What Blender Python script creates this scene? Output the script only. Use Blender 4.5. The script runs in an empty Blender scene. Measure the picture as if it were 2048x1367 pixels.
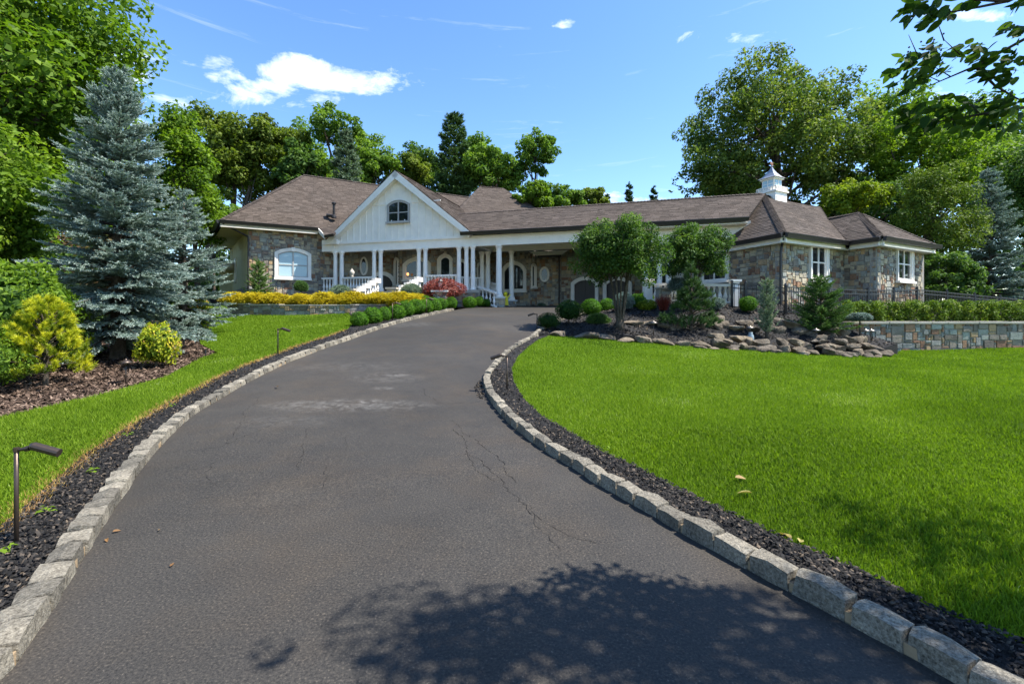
import bpy, bmesh, math, random
import numpy as np
from mathutils import Vector, Matrix
random.seed(7)
RNG = np.random.default_rng(11)
S = bpy.context.scene
COL = S.collection

# ---------------------------------------------------------------- camera, sky, sun, exposure
cam = bpy.data.cameras.new('camera')
camo = bpy.data.objects.new('camera', cam)
COL.objects.link(camo)
camo.location = (0, 0, 1.5)
camo.rotation_euler = (math.radians(90), 0, 0)
cam.sensor_width = 36
cam.lens = 16.0
cam.shift_y = -58.5 / 2048
cam.clip_start = 0.05
cam.clip_end = 3000
S.camera = camo

SUN_EL, SUN_AZ = math.radians(57), math.radians(97)     # azimuth measured from +Y towards +X
sun = bpy.data.lights.new('sun', 'SUN')
suno = bpy.data.objects.new('sun', sun)
COL.objects.link(suno)
sd = Vector((math.sin(SUN_AZ) * math.cos(SUN_EL), math.cos(SUN_AZ) * math.cos(SUN_EL), math.sin(SUN_EL)))
suno.rotation_euler = (-sd).to_track_quat('-Z', 'Y').to_euler()
suno.location = sd * 50
sun.energy = 4.2
sun.angle = math.radians(0.53)
sun.color = (1.0, 0.955, 0.88)

W = bpy.data.worlds.new('World')
S.world = W
W.use_nodes = True
wn, wl = W.node_tree.nodes, W.node_tree.links
wn.clear()
wo = wn.new('ShaderNodeOutputWorld')
bg = wn.new('ShaderNodeBackground')
bg.inputs['Strength'].default_value = 0.12
sky = wn.new('ShaderNodeTexSky')
sky.sky_type = 'NISHITA'
sky.sun_disc = False
sky.sun_elevation = SUN_EL
sky.sun_rotation = SUN_AZ
sky.altitude = 50
sky.air_density = 1.0
sky.dust_density = 0.3
sky.ozone_density = 2.5
hsv = wn.new('ShaderNodeHueSaturation')
hsv.inputs['Saturation'].default_value = 1.17
hsv.inputs['Hue'].default_value = 0.503
hsv.inputs['Value'].default_value = 1.0
wl.new(sky.outputs[0], hsv.inputs['Color'])
tc = wn.new('ShaderNodeTexCoord')
def wmath(op, a, b=None, clamp=False):
    n = wn.new('ShaderNodeMath'); n.operation = op; n.use_clamp = clamp
    for i, x in enumerate((a, b)):
        if x is None: continue
        if isinstance(x, (int, float)): n.inputs[i].default_value = x
        else: wl.new(x, n.inputs[i])
    return n.outputs[0]
# clouds live on the plane of a high layer: direction / elevation gives the usual flattening to the horizon
sepd = wn.new('ShaderNodeSeparateXYZ'); wl.new(tc.outputs['Generated'], sepd.inputs[0])
zz = wmath('MAXIMUM', sepd.outputs[2], 0.02)
cx = wmath('DIVIDE', sepd.outputs[0], wmath('MAXIMUM', sepd.outputs[1], 0.02))
cy = wmath('DIVIDE', sepd.outputs[2], wmath('MAXIMUM', sepd.outputs[1], 0.02))
comb = wn.new('ShaderNodeCombineXYZ')
wl.new(sepd.outputs[0], comb.inputs[0]); wl.new(sepd.outputs[1], comb.inputs[1])
wl.new(wmath('MULTIPLY', sepd.outputs[2], 2.1), comb.inputs[2])
def wnoise(scale, detail, rough, dist=0.0):
    n = wn.new('ShaderNodeTexNoise')
    n.inputs['Scale'].default_value = scale; n.inputs['Detail'].default_value = detail
    n.inputs['Roughness'].default_value = rough; n.inputs['Distortion'].default_value = dist
    wl.new(comb.outputs[0], n.inputs['Vector'])
    return n.outputs['Fac']
nbig = wnoise(5.0, 8, 0.62, 0.3)
nfine = wnoise(13.0, 8, 0.66, 0.5)
def puff(x0, y0, rx, ry, gain):
    """soft window of one cumulus, centred on a direction of the sky"""
    a = wmath('DIVIDE', wmath('SUBTRACT', cx, x0), rx); b = wmath('DIVIDE', wmath('SUBTRACT', cy, y0), ry)
    d = wmath('ADD', wmath('MULTIPLY', a, a), wmath('MULTIPLY', b, b))
    return wmath('MULTIPLY', wmath('SUBTRACT', 1.0, d), gain)
mx = None
for args in ((-0.475, 0.530, 0.085, 0.046, .95), (-0.40, 0.505, 0.10, 0.036, 0.6), (-0.31, 0.508, 0.12, 0.040, 0.42), (-0.535, 0.492, 0.11, 0.026, 0.45),
             (-0.42, 0.462, 0.09, 0.024, 0.42), (-0.64, 0.518, 0.07, 0.02, 0.35), (-0.70, 0.545, 0.07, 0.02, 0.3), (-0.50, 0.478, 0.2, 0.03, 0.18), (-0.80, 0.56, 0.09, 0.02, 0.35), 
             (0.10, 0.24, 0.28, 0.03, 0.5), (0.11, 0.633, 0.03, 0.01, 0.3), (0.45, 0.60, 0.14, 0.02, 0.30),
             (1.0, 0.655, 0.10, 0.02, 0.6), (0.96, 0.46, 0.12, 0.03, 0.35), (-0.83, 0.515, 0.06, 0.02, 0.5), (-0.93, 0.42, 0.3, 0.02, 0.2)):
    p = puff(*args)
    mx = p if mx is None else wmath('MAXIMUM', mx, p)
mx = wmath('MAXIMUM', mx, -1.4)
dens = wmath('ADD', wmath('MULTIPLY', mx, 0.62), wmath('SUBTRACT', wmath('ADD', wmath('MULTIPLY', nbig, 1.5), wmath('MULTIPLY', nfine, 1.5)), 1.62))
cirv = wn.new('ShaderNodeMapping'); cirv.inputs['Rotation'].default_value = (0, .25, 0); cirv.inputs['Scale'].default_value = (1.0, 1.0, 5.5); wl.new(comb.outputs[0], cirv.inputs['Vector'])
cir = wn.new('ShaderNodeTexNoise'); cir.inputs['Scale'].default_value = 3.4; cir.inputs['Detail'].default_value = 9; cir.inputs['Roughness'].default_value = .68; cir.inputs['Distortion'].default_value = .6
wl.new(cirv.outputs[0], cir.inputs['Vector'])
wisp = wmath('MINIMUM', wmath('MULTIPLY', wmath('SUBTRACT', cir.outputs['Fac'], .60), 1.1, True), .22)
dens = wmath('MAXIMUM', wmath('MULTIPLY', dens, 1.7, True), wisp)
mixc = wn.new('ShaderNodeMix'); mixc.data_type = 'RGBA'
wl.new(dens, mixc.inputs['Factor'])
wl.new(hsv.outputs[0], mixc.inputs['A'])
mixc.inputs['B'].default_value = (6.2, 6.4, 6.7, 1)
wl.new(mixc.outputs['Result'], bg.inputs['Color'])
wl.new(bg.outputs[0], wo.inputs['Surface'])

S.view_settings.view_transform = 'Standard'
S.view_settings.look = 'None'
S.view_settings.gamma = 1
S.view_settings.use_curve_mapping = False
S.view_settings.exposure = 1.42
S.render.engine = 'CYCLES'
S.cycles.use_denoising = True
S.cycles.max_bounces = 8
S.cycles.transparent_max_bounces = 8
S.cycles.use_adaptive_sampling = False

# ---------------------------------------------------------------- maths helpers
FP, HX, HY, CZ = 910.0, 1024.0, 625.0, 1.5
def U(px): return (px - HX) / FP
def P(px, py, Y): return Vector((U(px) * Y, Y, CZ + (HY - py) / FP * Y))
def nrm(v): return np.asarray(v, float) / max(np.linalg.norm(v), 1e-9)

class Surf:
    """smooth ground through survey points (thin plate)"""
    def __init__(s, pts, lam=0.02):
        p = np.array(pts, float); s.c = p[:, :2]; n = len(p)
        K = s.k(np.linalg.norm(s.c[:, None] - s.c[None], axis=2)) + lam * np.eye(n)
        A = np.zeros((n + 3, n + 3)); A[:n, :n] = K; A[:n, n] = 1; A[:n, n + 1:] = s.c; A[n:, :n] = A[:n, n:].T
        s.w = np.linalg.solve(A, np.concatenate([p[:, 2], np.zeros(3)]))
    @staticmethod
    def k(r): return r * r * np.log(np.maximum(r, 1e-6))
    def many(s, xy):
        xy = np.asarray(xy, float); out = np.empty(len(xy)); n = len(s.c)
        for a in range(0, len(xy), 20000):
            q = xy[a:a + 20000]
            out[a:a + 20000] = s.k(np.linalg.norm(q[:, None] - s.c[None], axis=2)) @ s.w[:n] + s.w[n] + q @ s.w[n + 1:]
        return out
    def __call__(s, x, y): return float(s.many([(x, y)])[0])

def zD(Y):
    return float(np.interp(Y, [4.5, 7, 10, 12.5, 16, 20, 24, 28], [0, .12, .45, .80, 1.2, 1.55, 1.8, 1.9]))
def hit(px, py, fn, y0=1.2, y1=45):
    """where a sight line meets the ground"""
    Ys = np.linspace(y0, y1, 1400)
    zr = CZ + (HY - py) / FP * Ys
    zg = fn.many(np.stack([U(px) * Ys, Ys], 1)) if isinstance(fn, Surf) else np.array([fn(y) for y in Ys])
    d = zr - zg
    i = np.where((d[:-1] > 0) & (d[1:] <= 0))[0]
    k = int(i[0]) if len(i) else int(np.argmin(np.abs(d)))
    Y = Ys[k] + (Ys[min(k + 1, 1399)] - Ys[k]) * (d[k] / max(d[k] - d[min(k + 1, 1399)], 1e-9) if len(i) else 0)
    return U(px) * Y, float(Y)

LK = [(20, 1345), (43, 1312), (79, 1258), (114, 1208), (139, 1159), (180, 1096), (199, 1065), (222, 1028), (245, 995), (272, 953), (301, 916), (328, 885), (352, 860), (381, 834),
      (406, 817), (431, 803), (458, 786), (497, 764), (547, 738), (584, 721), (615, 710), (653, 695), (701, 679), (728, 669), (762, 657), (803, 645), (844, 635), (878, 626.6), (912, 620)]
RK = [(1905, 1362), (1866, 1338), (1800, 1303), (1691, 1245), (1603, 1196), (1524, 1155), (1453, 1115), (1398, 1086), (1344, 1055), (1297, 1026), (1260, 1006), (1222, 984), (1189, 966), (1163, 947),
      (1138, 931), (1116, 918), (1090, 903), (1061, 882), (1039, 865), (1010, 840), (988, 813), (975, 794), (968, 776), (966, 761), (975, 744.5), (991, 726), (1010, 706),
      (1039, 688), (1061, 675)]
RK2 = [(1078, 662), (1100, 647), (1130, 638), (1164, 630), (1224, 619)]
lk = [hit(x, y, zD) for x, y in LK]
rk = [hit(x, y, zD) for x, y in RK]
rk2 = [hit(x, y, zD) for x, y in RK2]
def back(pts, ymin=-6):
    """run a line on behind the camera"""
    (x0, y0), (x1, y1) = pts[0], pts[3]
    dx, dy = (x0 - x1), (y0 - y1); t = (ymin - y0) / dy
    return [(x0 + dx * t * k, y0 + dy * t * k) for k in (1, .66, .33)]
lkx = [(x * .5 + lk[0][0] * .5, y) for x, y in back(lk)]
rkx = [(x * .4 + rk[0][0] * .6, y) for x, y in back(rk)]
lk = lkx + lk; rk = rkx + rk
ctl = [(x, y, zD(y)) for x, y in lk[::2] + rk[::2] + rk2]
def cp(px, py, Y): p = P(px, py, Y); return (p.x, p.y, p.z)
ctl += [cp(1160, 677, 13.3), cp(1260, 684, 13.4), cp(1400, 692, 13.5), cp(1500, 701, 13.6), cp(1640, 709, 13.8), cp(1780, 714, 14.0), cp(1900, 700, 15.5), cp(2048, 697, 15.6),
        cp(460, 627, 20.8), cp(580, 631, 19.8), cp(700, 627, 20), cp(330, 757, 8.6), cp(410, 712, 10.9), cp(400, 660, 14.5), cp(215, 715, 10.4), cp(0, 838, 6.1), cp(60, 760, 8.2)]
ctl += [(25, 16, .3), (25, 5, .0), (15, 8, .1), (8, 8, .14), (8, 4, .03), (8, -4, 0), (-8, -4, 0), (20, -6, 0), (-20, -6, 0), (-14, 6, .15), (-20, 14, .7), (-22, 25, 1.8), (-13, 15, .9),
        (-6, 26, 1.95), (0, 27, 1.88), (6, 27, 1.9), (-15, 24, 2.0), (-10, 22, 1.6), (0, 40, 2.0), (-25, 45, 2.0), (30, 40, 1.2), (40, 20, .6), (-40, 10, .6), (40, -10, 0), (-40, -10, 0), (-40, 40, 2)]
ZL = Surf(ctl)
# raised beds right of the drive (above the rocks and the retaining wall)
up = [(x, y, zD(y) + .03) for x, y in rk2]
up += [cp(1090, 664, 13.3), cp(1240, 657, 13.9), cp(1160, 668, 13.5), cp(1307, 672, 13.9), cp(1400, 682, 13.9), cp(1500, 690, 14.0), cp(1632, 693, 14.1), cp(1740, 692, 14.3), cp(1300, 640, 15.3), cp(1400, 640, 15.3),
       cp(1300, 620, 16.6), cp(1480, 622, 16.3), cp(1380, 602, 18.5), cp(1290, 605, 18.6), cp(1463, 617, 16.8), cp(1570, 628, 16.2), cp(1690, 636, 16.2), cp(2048, 640, 16.4),
       (9, 22, 2.0), (4, 24, 1.85), (15, 18.2, 1.55), (20, 18, 1.4), (22, 24, 1.6), (13, 21, 1.8)]
ZU = Surf(up)

# ---------------------------------------------------------------- materials
def mat(name, col=(.5, .5, .5), rough=.7, spec=.3, metal=0.0):
    m = bpy.data.materials.new(name); m.use_nodes = True
    b = m.node_tree.nodes['Principled BSDF']
    b.inputs['Base Color'].default_value = (*col, 1); b.inputs['Roughness'].default_value = rough
    b.inputs['Specular IOR Level'].default_value = spec; b.inputs['Metallic'].default_value = metal
    return m
class N:
    """small node builder on a material"""
    def __init__(s, m): s.m = m; s.t = m.node_tree; s.n = s.t.nodes; s.l = s.t.links; s.b = s.n['Principled BSDF']
    def set(s, sock, v):
        if isinstance(v, bpy.types.NodeSocket): s.l.new(v, sock)
        elif isinstance(v, (tuple, list)) and len(v) == 3 and sock.type == 'RGBA': sock.default_value = (*v, 1)
        else: sock.default_value = v
    def coord(s, kind='Object'): return s.n.new('ShaderNodeTexCoord').outputs[kind]
    def pos(s): return s.n.new('ShaderNodeNewGeometry').outputs['Position']
    def noise(s, scale, detail=4, rough=.6, vec=None, dist=0, out='Fac'):
        n = s.n.new('ShaderNodeTexNoise'); n.inputs['Scale'].default_value = scale; n.inputs['Detail'].default_value = detail
        n.inputs['Roughness'].default_value = rough; n.inputs['Distortion'].default_value = dist
        s.l.new(vec if vec is not None else s.pos(), n.inputs['Vector']); return n.outputs[out]
    def voro(s, scale, feat='F1', out='Distance', vec=None):
        n = s.n.new('ShaderNodeTexVoronoi'); n.feature = feat; n.inputs['Scale'].default_value = scale
        s.l.new(vec if vec is not None else s.pos(), n.inputs['Vector']); return n.outputs[out]
    def ramp(s, fac, stops, interp='LINEAR'):
        n = s.n.new('ShaderNodeValToRGB'); n.color_ramp.interpolation = interp; e = n.color_ramp.elements
        while len(e) < len(stops): e.new(.5)
        for k, (p, c) in enumerate(stops): e[k].position = p; e[k].color = (*c, 1) if len(c) == 3 else c
        s.l.new(fac, n.inputs[0]); return n.outputs[0]
    def mix(s, f, a, b, mode='MIX'):
        n = s.n.new('ShaderNodeMix'); n.data_type = 'RGBA'; n.blend_type = mode
        s.set(n.inputs['Factor'], f); s.set(n.inputs['A'], a); s.set(n.inputs['B'], b); return n.outputs['Result']
    def math(s, op, a, b=0.0, clamp=False):
        n = s.n.new('ShaderNodeMath'); n.operation = op; n.use_clamp = clamp; s.set(n.inputs[0], a); s.set(n.inputs[1], b); return n.outputs[0]
    def rng(s, v, a, b, c=0.0, d=1.0):
        n = s.n.new('ShaderNodeMapRange'); s.set(n.inputs[0], v)
        for i, x in enumerate((a, b, c, d)): n.inputs[i + 1].default_value = x
        return n.outputs[0]
    def attr(s, name='tone'):
        n = s.n.new('ShaderNodeAttribute'); n.attribute_name = name; return n.outputs['Fac']
    def bump(s, h, strength=.5, dist=.02):
        n = s.n.new('ShaderNodeBump'); n.inputs['Strength'].default_value = strength; n.inputs['Distance'].default_value = dist
        s.l.new(h, n.inputs['Height']); s.l.new(n.outputs[0], s.b.inputs['Normal'])
    def color(s, c): s.set(s.b.inputs['Base Color'], c)

def leaf_mat(name, stops, trans=.35, rough=.62, spec=.18, tcol=None):
    """leaf: reflects and lets light through; tone (one number a leaf) picks its own colour"""
    m = mat(name, rough=rough, spec=spec); n = N(m)
    c = n.ramp(n.attr(), [(k / (len(stops) - 1), s) for k, s in enumerate(stops)])
    n.color(c)
    t = n.n.new('ShaderNodeBsdfTranslucent')
    n.l.new(n.mix(1.0, c, tcol or (1.25, 1.35, .55), 'MULTIPLY'), t.inputs['Color'])
    mx = n.n.new('ShaderNodeMixShader'); mx.inputs[0].default_value = trans
    n.l.new(n.b.outputs[0], mx.inputs[1]); n.l.new(t.outputs[0], mx.inputs[2])
    n.l.new(mx.outputs[0], n.n['Material Output'].inputs['Surface'])
    return m

M = {}
m = M['asphalt'] = mat('asphalt', rough=.75, spec=.16); n = N(m)
big = n.noise(.35, 5, .55); mid = n.noise(2.2, 5, .6); fine = n.noise(75, 3, .8); speck = n.voro(120, out='Color')
c = n.ramp(big, [(.3, (.036, .0337, .0305)), (.55, (.0435, .0405, .0365)), (.72, (.0535, .0492, .0435))])
c = n.mix(.45, c, n.ramp(mid, [(.3, (.75, .75, .76)), (.7, (1.2, 1.16, 1.1))]), 'MULTIPLY')
c = n.mix(.9, c, n.ramp(fine, [(.3, (.38, .38, .39)), (.5, (1, 1, 1)), (.62, (1.45, 1.4, 1.3)), (.70, (3.4, 3.1, 2.8))]), 'MULTIPLY')
c = n.mix(.8, c, n.ramp(n.noise(.9, 4, .6), [(.45, (1, 1, 1)), (.68, (1.18, 1.07, .95))]), 'MULTIPLY')
# pale dust tracked over the middle of the drive, worn sealer
def blob(nn, x, y, rx, ry):
    s = nn.n.new('ShaderNodeSeparateXYZ'); nn.l.new(nn.pos(), s.inputs[0])
    a = nn.math('DIVIDE', nn.math('SUBTRACT', s.outputs[0], x), rx); b = nn.math('DIVIDE', nn.math('SUBTRACT', s.outputs[1], y), ry)
    return nn.math('SUBTRACT', 1.0, nn.math('ADD', nn.math('MULTIPLY', a, a), nn.math('MULTIPLY', b, b)), True)
dust = None
for px, py, rx, ry, g in ((690, 812, 1.5, .42, .8), (737, 806, .25, .12, 1.2), (795, 752, .32, .14, .9), (765, 778, .25, .12, .7), (770, 755, .9, .5, .4), (690, 735, 1.8, .5, .3), (820, 650, 1.0, .8, .5), (560, 842, .8, .3, .3)):
    q = hit(px, py, zD); k = n.math('MULTIPLY', blob(n, q[0], q[1], rx, ry), g)
    dust = k if dust is None else n.math('MAXIMUM', dust, k)
dn = n.noise(7, 6, .72, dist=.8)
dust = n.math('MULTIPLY', dust, n.rng(dn, .44, .66), True)
c = n.mix(n.math('MULTIPLY', dust, .75), c, (.17, .16, .145))
n.color(c); n.bump(n.math('ADD', n.math('MULTIPLY', fine, .8), n.math('MULTIPLY', n.noise(40, 2, .5), .5)), .55, .006)
n.set(n.b.inputs['Roughness'], n.rng(fine, .3, .7, .5, .8))

m = M['granite'] = mat('granite', rough=.85, spec=.2); n = N(m)
f = n.noise(60, 4, .8); g = n.noise(9, 4, .65)
c = n.ramp(f, [(.32, (.07, .063, .053)), (.48, (.20, .186, .16)), (.68, (.36, .338, .295))])
c = n.mix(.6, c, n.ramp(g, [(.3, (.55, .53, .48)), (.7, (1.2, 1.17, 1.08))]), 'MULTIPLY')
c = n.mix(1.0, c, n.ramp(n.attr(), [(0, (.58, .57, .55)), (1, (1.22, 1.18, 1.10))]), 'MULTIPLY')
n.color(c); n.bump(n.math('ADD', n.noise(35, 6, .7), g), .9, .02)
m = M['mortar_sand'] = mat('sandy mortar', (.30, .22, .135), .95, .1); N(m).bump(N(m).noise(60, 3, .7), .5, .01)

m = M['soil'] = mat('soil', rough=.95, spec=.1); n = N(m)
n.color(n.ramp(n.noise(3, 6, .7), [(.3, (.03, .026, .018)), (.7, (.075, .06, .04))]))
m = M['forest_floor'] = mat('forest floor', rough=.95, spec=.1); n = N(m)
n.color(n.ramp(n.noise(1.3, 6, .7), [(.3, (.022, .03, .012)), (.55, (.045, .05, .02)), (.75, (.075, .06, .035))]))
m = M['turf'] = mat('turf', rough=.9, spec=.1); n = N(m)
c = n.ramp(n.noise(45, 3, .7), [(.3, (.045, .095, .004)), (.7, (.13, .23, .006))])
n.color(n.mix(.5, c, n.ramp(n.noise(.5, 4, .6), [(.3, (.7, .8, .7)), (.7, (1.25, 1.15, 1.0))]), 'MULTIPLY')); n.bump(n.noise(120, 3, .7), 1, .04)
M['grass'] = leaf_mat('grass blade', [(.045, .085, .008), (.098, .168, .010), (.150, .238, .013), (.215, .305, .022), (.39, .43, .19)], .4, .6, .12)
M['straw'] = leaf_mat('dry grass edge', [(.34, .16, .06), (.46, .28, .11), (.34, .29, .07)], .2, .7, .1)
m = M['black_mulch'] = mat('black mulch', rough=.85, spec=.25); n = N(m)
n.color(n.ramp(n.noise(55, 3, .8), [(.35, (.008, .008, .008)), (.6, (.03, .028, .027)), (.75, (.07, .06, .05))])); n.bump(n.noise(70, 3, .7), 1, .03)
m = M['black_chip'] = mat('black chips', rough=.75, spec=.14); n = N(m)
n.color(n.ramp(n.attr(), [(0, (.008, .0075, .007)), (.6, (.022, .021, .020)), (.85, (.055, .046, .038)), (1, (.13, .10, .07))]))
m = M['brown_mulch'] = mat('brown mulch', rough=.9, spec=.15); n = N(m)
n.color(n.ramp(n.noise(50, 3, .8), [(.35, (.022, .014, .009)), (.6, (.06, .042, .03)), (.75, (.11, .08, .06))])); n.bump(n.noise(60, 3, .7), 1, .03)
m = M['brown_chip'] = mat('brown shreds', rough=.85, spec=.2); n = N(m)
n.color(n.ramp(n.attr(), [(0, (.028, .017, .011)), (.5, (.08, .052, .036)), (.85, (.15, .10, .072)), (1, (.26, .19, .14))]))

m = M['stone'] = mat('mixed fieldstone', rough=.85, spec=.2); n = N(m)
ST = [(0.337, 0.298, 0.226), (0.451, 0.368, 0.241), (0.375, 0.259, 0.144), (0.237, 0.132, 0.082), (0.263, 0.253, 0.226), (0.313, 0.316, 0.27), (0.5, 0.425, 0.299), (0.175, 0.144, 0.115), (0.425, 0.298, 0.168), (0.375, 0.327, 0.231), (0.237, 0.201, 0.159), (0.3, 0.177, 0.106), (0.362, 0.356, 0.299), (0.438, 0.379, 0.27)]
c = n.ramp(n.attr(), [(k / len(ST), s) for k, s in enumerate(ST)], 'CONSTANT')
c = n.mix(.75, c, n.ramp(n.noise(5.5, 6, .7), [(.28, (.55, .56, .58)), (.5, (1, 1, 1)), (.72, (1.4, 1.32, 1.18))]), 'MULTIPLY')
n.color(c); n.bump(n.noise(14, 6, .7), .9, .03)
m = M['mortar'] = mat('mortar', rough=.95, spec=.1); n = N(m)
n.color(n.ramp(n.noise(25, 4, .6), [(.3, (.22, .205, .175)), (.7, (.36, .335, .29))])); n.bump(n.noise(40, 4, .7), .6, .01)
m = M['shingle'] = mat('asphalt shingle', rough=.9, spec=.2); n = N(m)
c = n.ramp(n.attr(), [(0, (.053, .042, .034)), (.5, (.079, .063, .052)), (1, (.108, .087, .073))])
c = n.mix(.6, c, n.ramp(n.noise(160, 2, .8), [(.35, (.5, .5, .5)), (.65, (1.5, 1.45, 1.4))]), 'MULTIPLY')
c = n.mix(.5, c, n.ramp(n.noise(.6, 4, .6), [(.3, (.78, .80, .83)), (.7, (1.18, 1.14, 1.1))]), 'MULTIPLY')
n.color(c); n.bump(n.noise(120, 2, .7), .5, .01)
m = M['roof_base'] = mat('roof deck', (.05, .04, .034), .9, .1)
m = M['hip_cap'] = mat('hip cap shingle', rough=.9, spec=.2); n = N(m)
n.color(n.ramp(n.attr(), [(0, (.04, .032, .027)), (1, (.08, .064, .054))]))
def paint(name, col, amt=.05, rough=.45):
    m = mat(name, col, rough, .4); n = N(m)
    lo = tuple(x * (1 - amt * 2) for x in col)
    n.color(n.ramp(n.noise(2.5, 6, .65), [(.3, lo), (.6, col)])); n.bump(n.noise(30, 3, .6), .12, .005)
    return m
M['white'] = paint('white paint', (.88, .825, .735))
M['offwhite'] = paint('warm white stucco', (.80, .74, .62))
M['cream'] = paint('cream stucco', (.60, .545, .30), .08, .8)
M['ceiling'] = paint('porch ceiling paint', (.84, .79, .70))
M['gutter'] = mat('dark bronze gutter', (.022, .018, .016), .4, .5)
M['bronze'] = mat('bronze', (.085, .062, .048), .42, .5, .7); N(M['bronze']).bump(N(M['bronze']).noise(40, 3, .6), .15, .004)
M['iron'] = mat('black iron', (.014, .014, .015), .45, .5)
M['steel'] = mat('brushed metal cap', (.20, .18, .16), .45, .5, .9)
M['lead'] = mat('grey standing seam', (.30, .31, .325), .38, .5, .5)
M['copper'] = mat('copper', (.55, .25, .13), .4, .5, .8)
M['glass'] = mat('window glass', (.012, .016, .018), .04, .6)
M['glass_pale'] = mat('glass over pale blinds', (.36, .50, .54), .06, .6)
M['frame_grey'] = paint('grey window frame', (.40, .385, .36))
M['door_wood'] = mat('dark stained wood', (.028, .019, .014), .5, .4)
M['garage'] = mat('grey brown garage door', (.085, .072, .064), .55, .3)
M['yellow'] = mat('yellow plastic', (.75, .62, .02), .4, .4)
M['bluejar'] = mat('blue grey glaze', (.22, .28, .31), .35, .5)
M['tan_stone'] = paint('cut limestone', (.46, .41, .33), .1, .85)
M['white_stone'] = paint('white cut stone', (.68, .66, .60), .08, .8)
M['lamp_glow'] = mat('amber lamp glass', (.8, .4, .15), .4, .4)
M['lamp_glow'].node_tree.nodes['Principled BSDF'].inputs['Emission Color'].default_value = (1, .42, .14, 1)
M['lamp_glow'].node_tree.nodes['Principled BSDF'].inputs['Emission Strength'].default_value = 1.0
m = M['bark'] = mat('bark', rough=.9, spec=.15); n = N(m)
v = n.pos(); n.color(n.ramp(n.noise(9, 5, .7), [(.3, (.045, .035, .026)), (.7, (.13, .105, .08))])); n.bump(n.noise(18, 5, .7), 1, .05)
m = M['bark_pale'] = mat('smooth pale bark', rough=.8, spec=.2); n = N(m)
n.color(n.ramp(n.noise(7, 5, .7), [(.3, (.055, .047, .036)), (.7, (.135, .12, .094))])); n.bump(n.noise(18, 5, .7), .6, .02)
m = M['rock'] = mat('field boulder', rough=.9, spec=.2); n = N(m)
c = n.ramp(n.noise(3.5, 7, .7), [(.28, (.065, .053, .040)), (.5, (.165, .137, .102)), (.72, (.34, .295, .23))])
c = n.mix(.8, c, n.ramp(n.attr(), [(0, (.55, .56, .60)), (.5, (1, .95, .88)), (1, (1.5, 1.42, 1.28))]), 'MULTIPLY')
c = n.mix(.6, c, n.ramp(n.noise(40, 4, .8), [(.35, (.6, .6, .6)), (.65, (1.3, 1.3, 1.3))]), 'MULTIPLY')
n.color(c); n.bump(n.noise(11, 7, .72), 1, .07)

# ---------------------------------------------------------------- object helpers
def link(o): COL.objects.link(o); return o
def empty(name, label, cat, loc=(0, 0, 0), group=None, rz=0):
    o = bpy.data.objects.new(name, None); o.location = loc; o.rotation_euler = (0, 0, rz); o.empty_display_size = .2
    o['label'] = label; o['category'] = cat
    if group: o['group'] = group
    return link(o)
def tag(o, label=None, cat=None, group=None, kind=None):
    for k, v in (('label', label), ('category', cat), ('group', group), ('kind', kind)):
        if v: o[k] = v
    return o
def np_mesh(name, V, F, tone=None, mats=(), smooth=False, mi=None):
    V = np.asarray(V, np.float32); F = np.asarray(F, np.int32); k = F.shape[1]
    me = bpy.data.meshes.new(name)
    me.vertices.add(len(V)); me.vertices.foreach_set('co', V.ravel())
    me.loops.add(F.size); me.loops.foreach_set('vertex_index', F.ravel())
    me.polygons.add(len(F)); me.polygons.foreach_set('loop_start', np.arange(0, F.size, k, dtype=np.int32))
    if tone is not None:
        a = me.attributes.new('tone', 'FLOAT', 'FACE'); a.data.foreach_set('value', np.asarray(tone, np.float32))
    for m_ in mats: me.materials.append(m_)
    if mi is not None: me.polygons.foreach_set('material_index', np.asarray(mi, np.int32))
    if smooth: me.polygons.foreach_set('use_smooth', np.ones(len(F), bool))
    me.update(calc_edges=True)
    return me
def put(name, me, parent=None, kind=None, mw=None):
    """link a mesh; its points are in the parent's own space (world space when the parent sits at the origin)"""
    o = bpy.data.objects.new(name, me)
    if parent is not None: o.parent = parent
    if mw is not None: o.matrix_basis = mw
    if kind: o['kind'] = kind
    return link(o)
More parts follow.
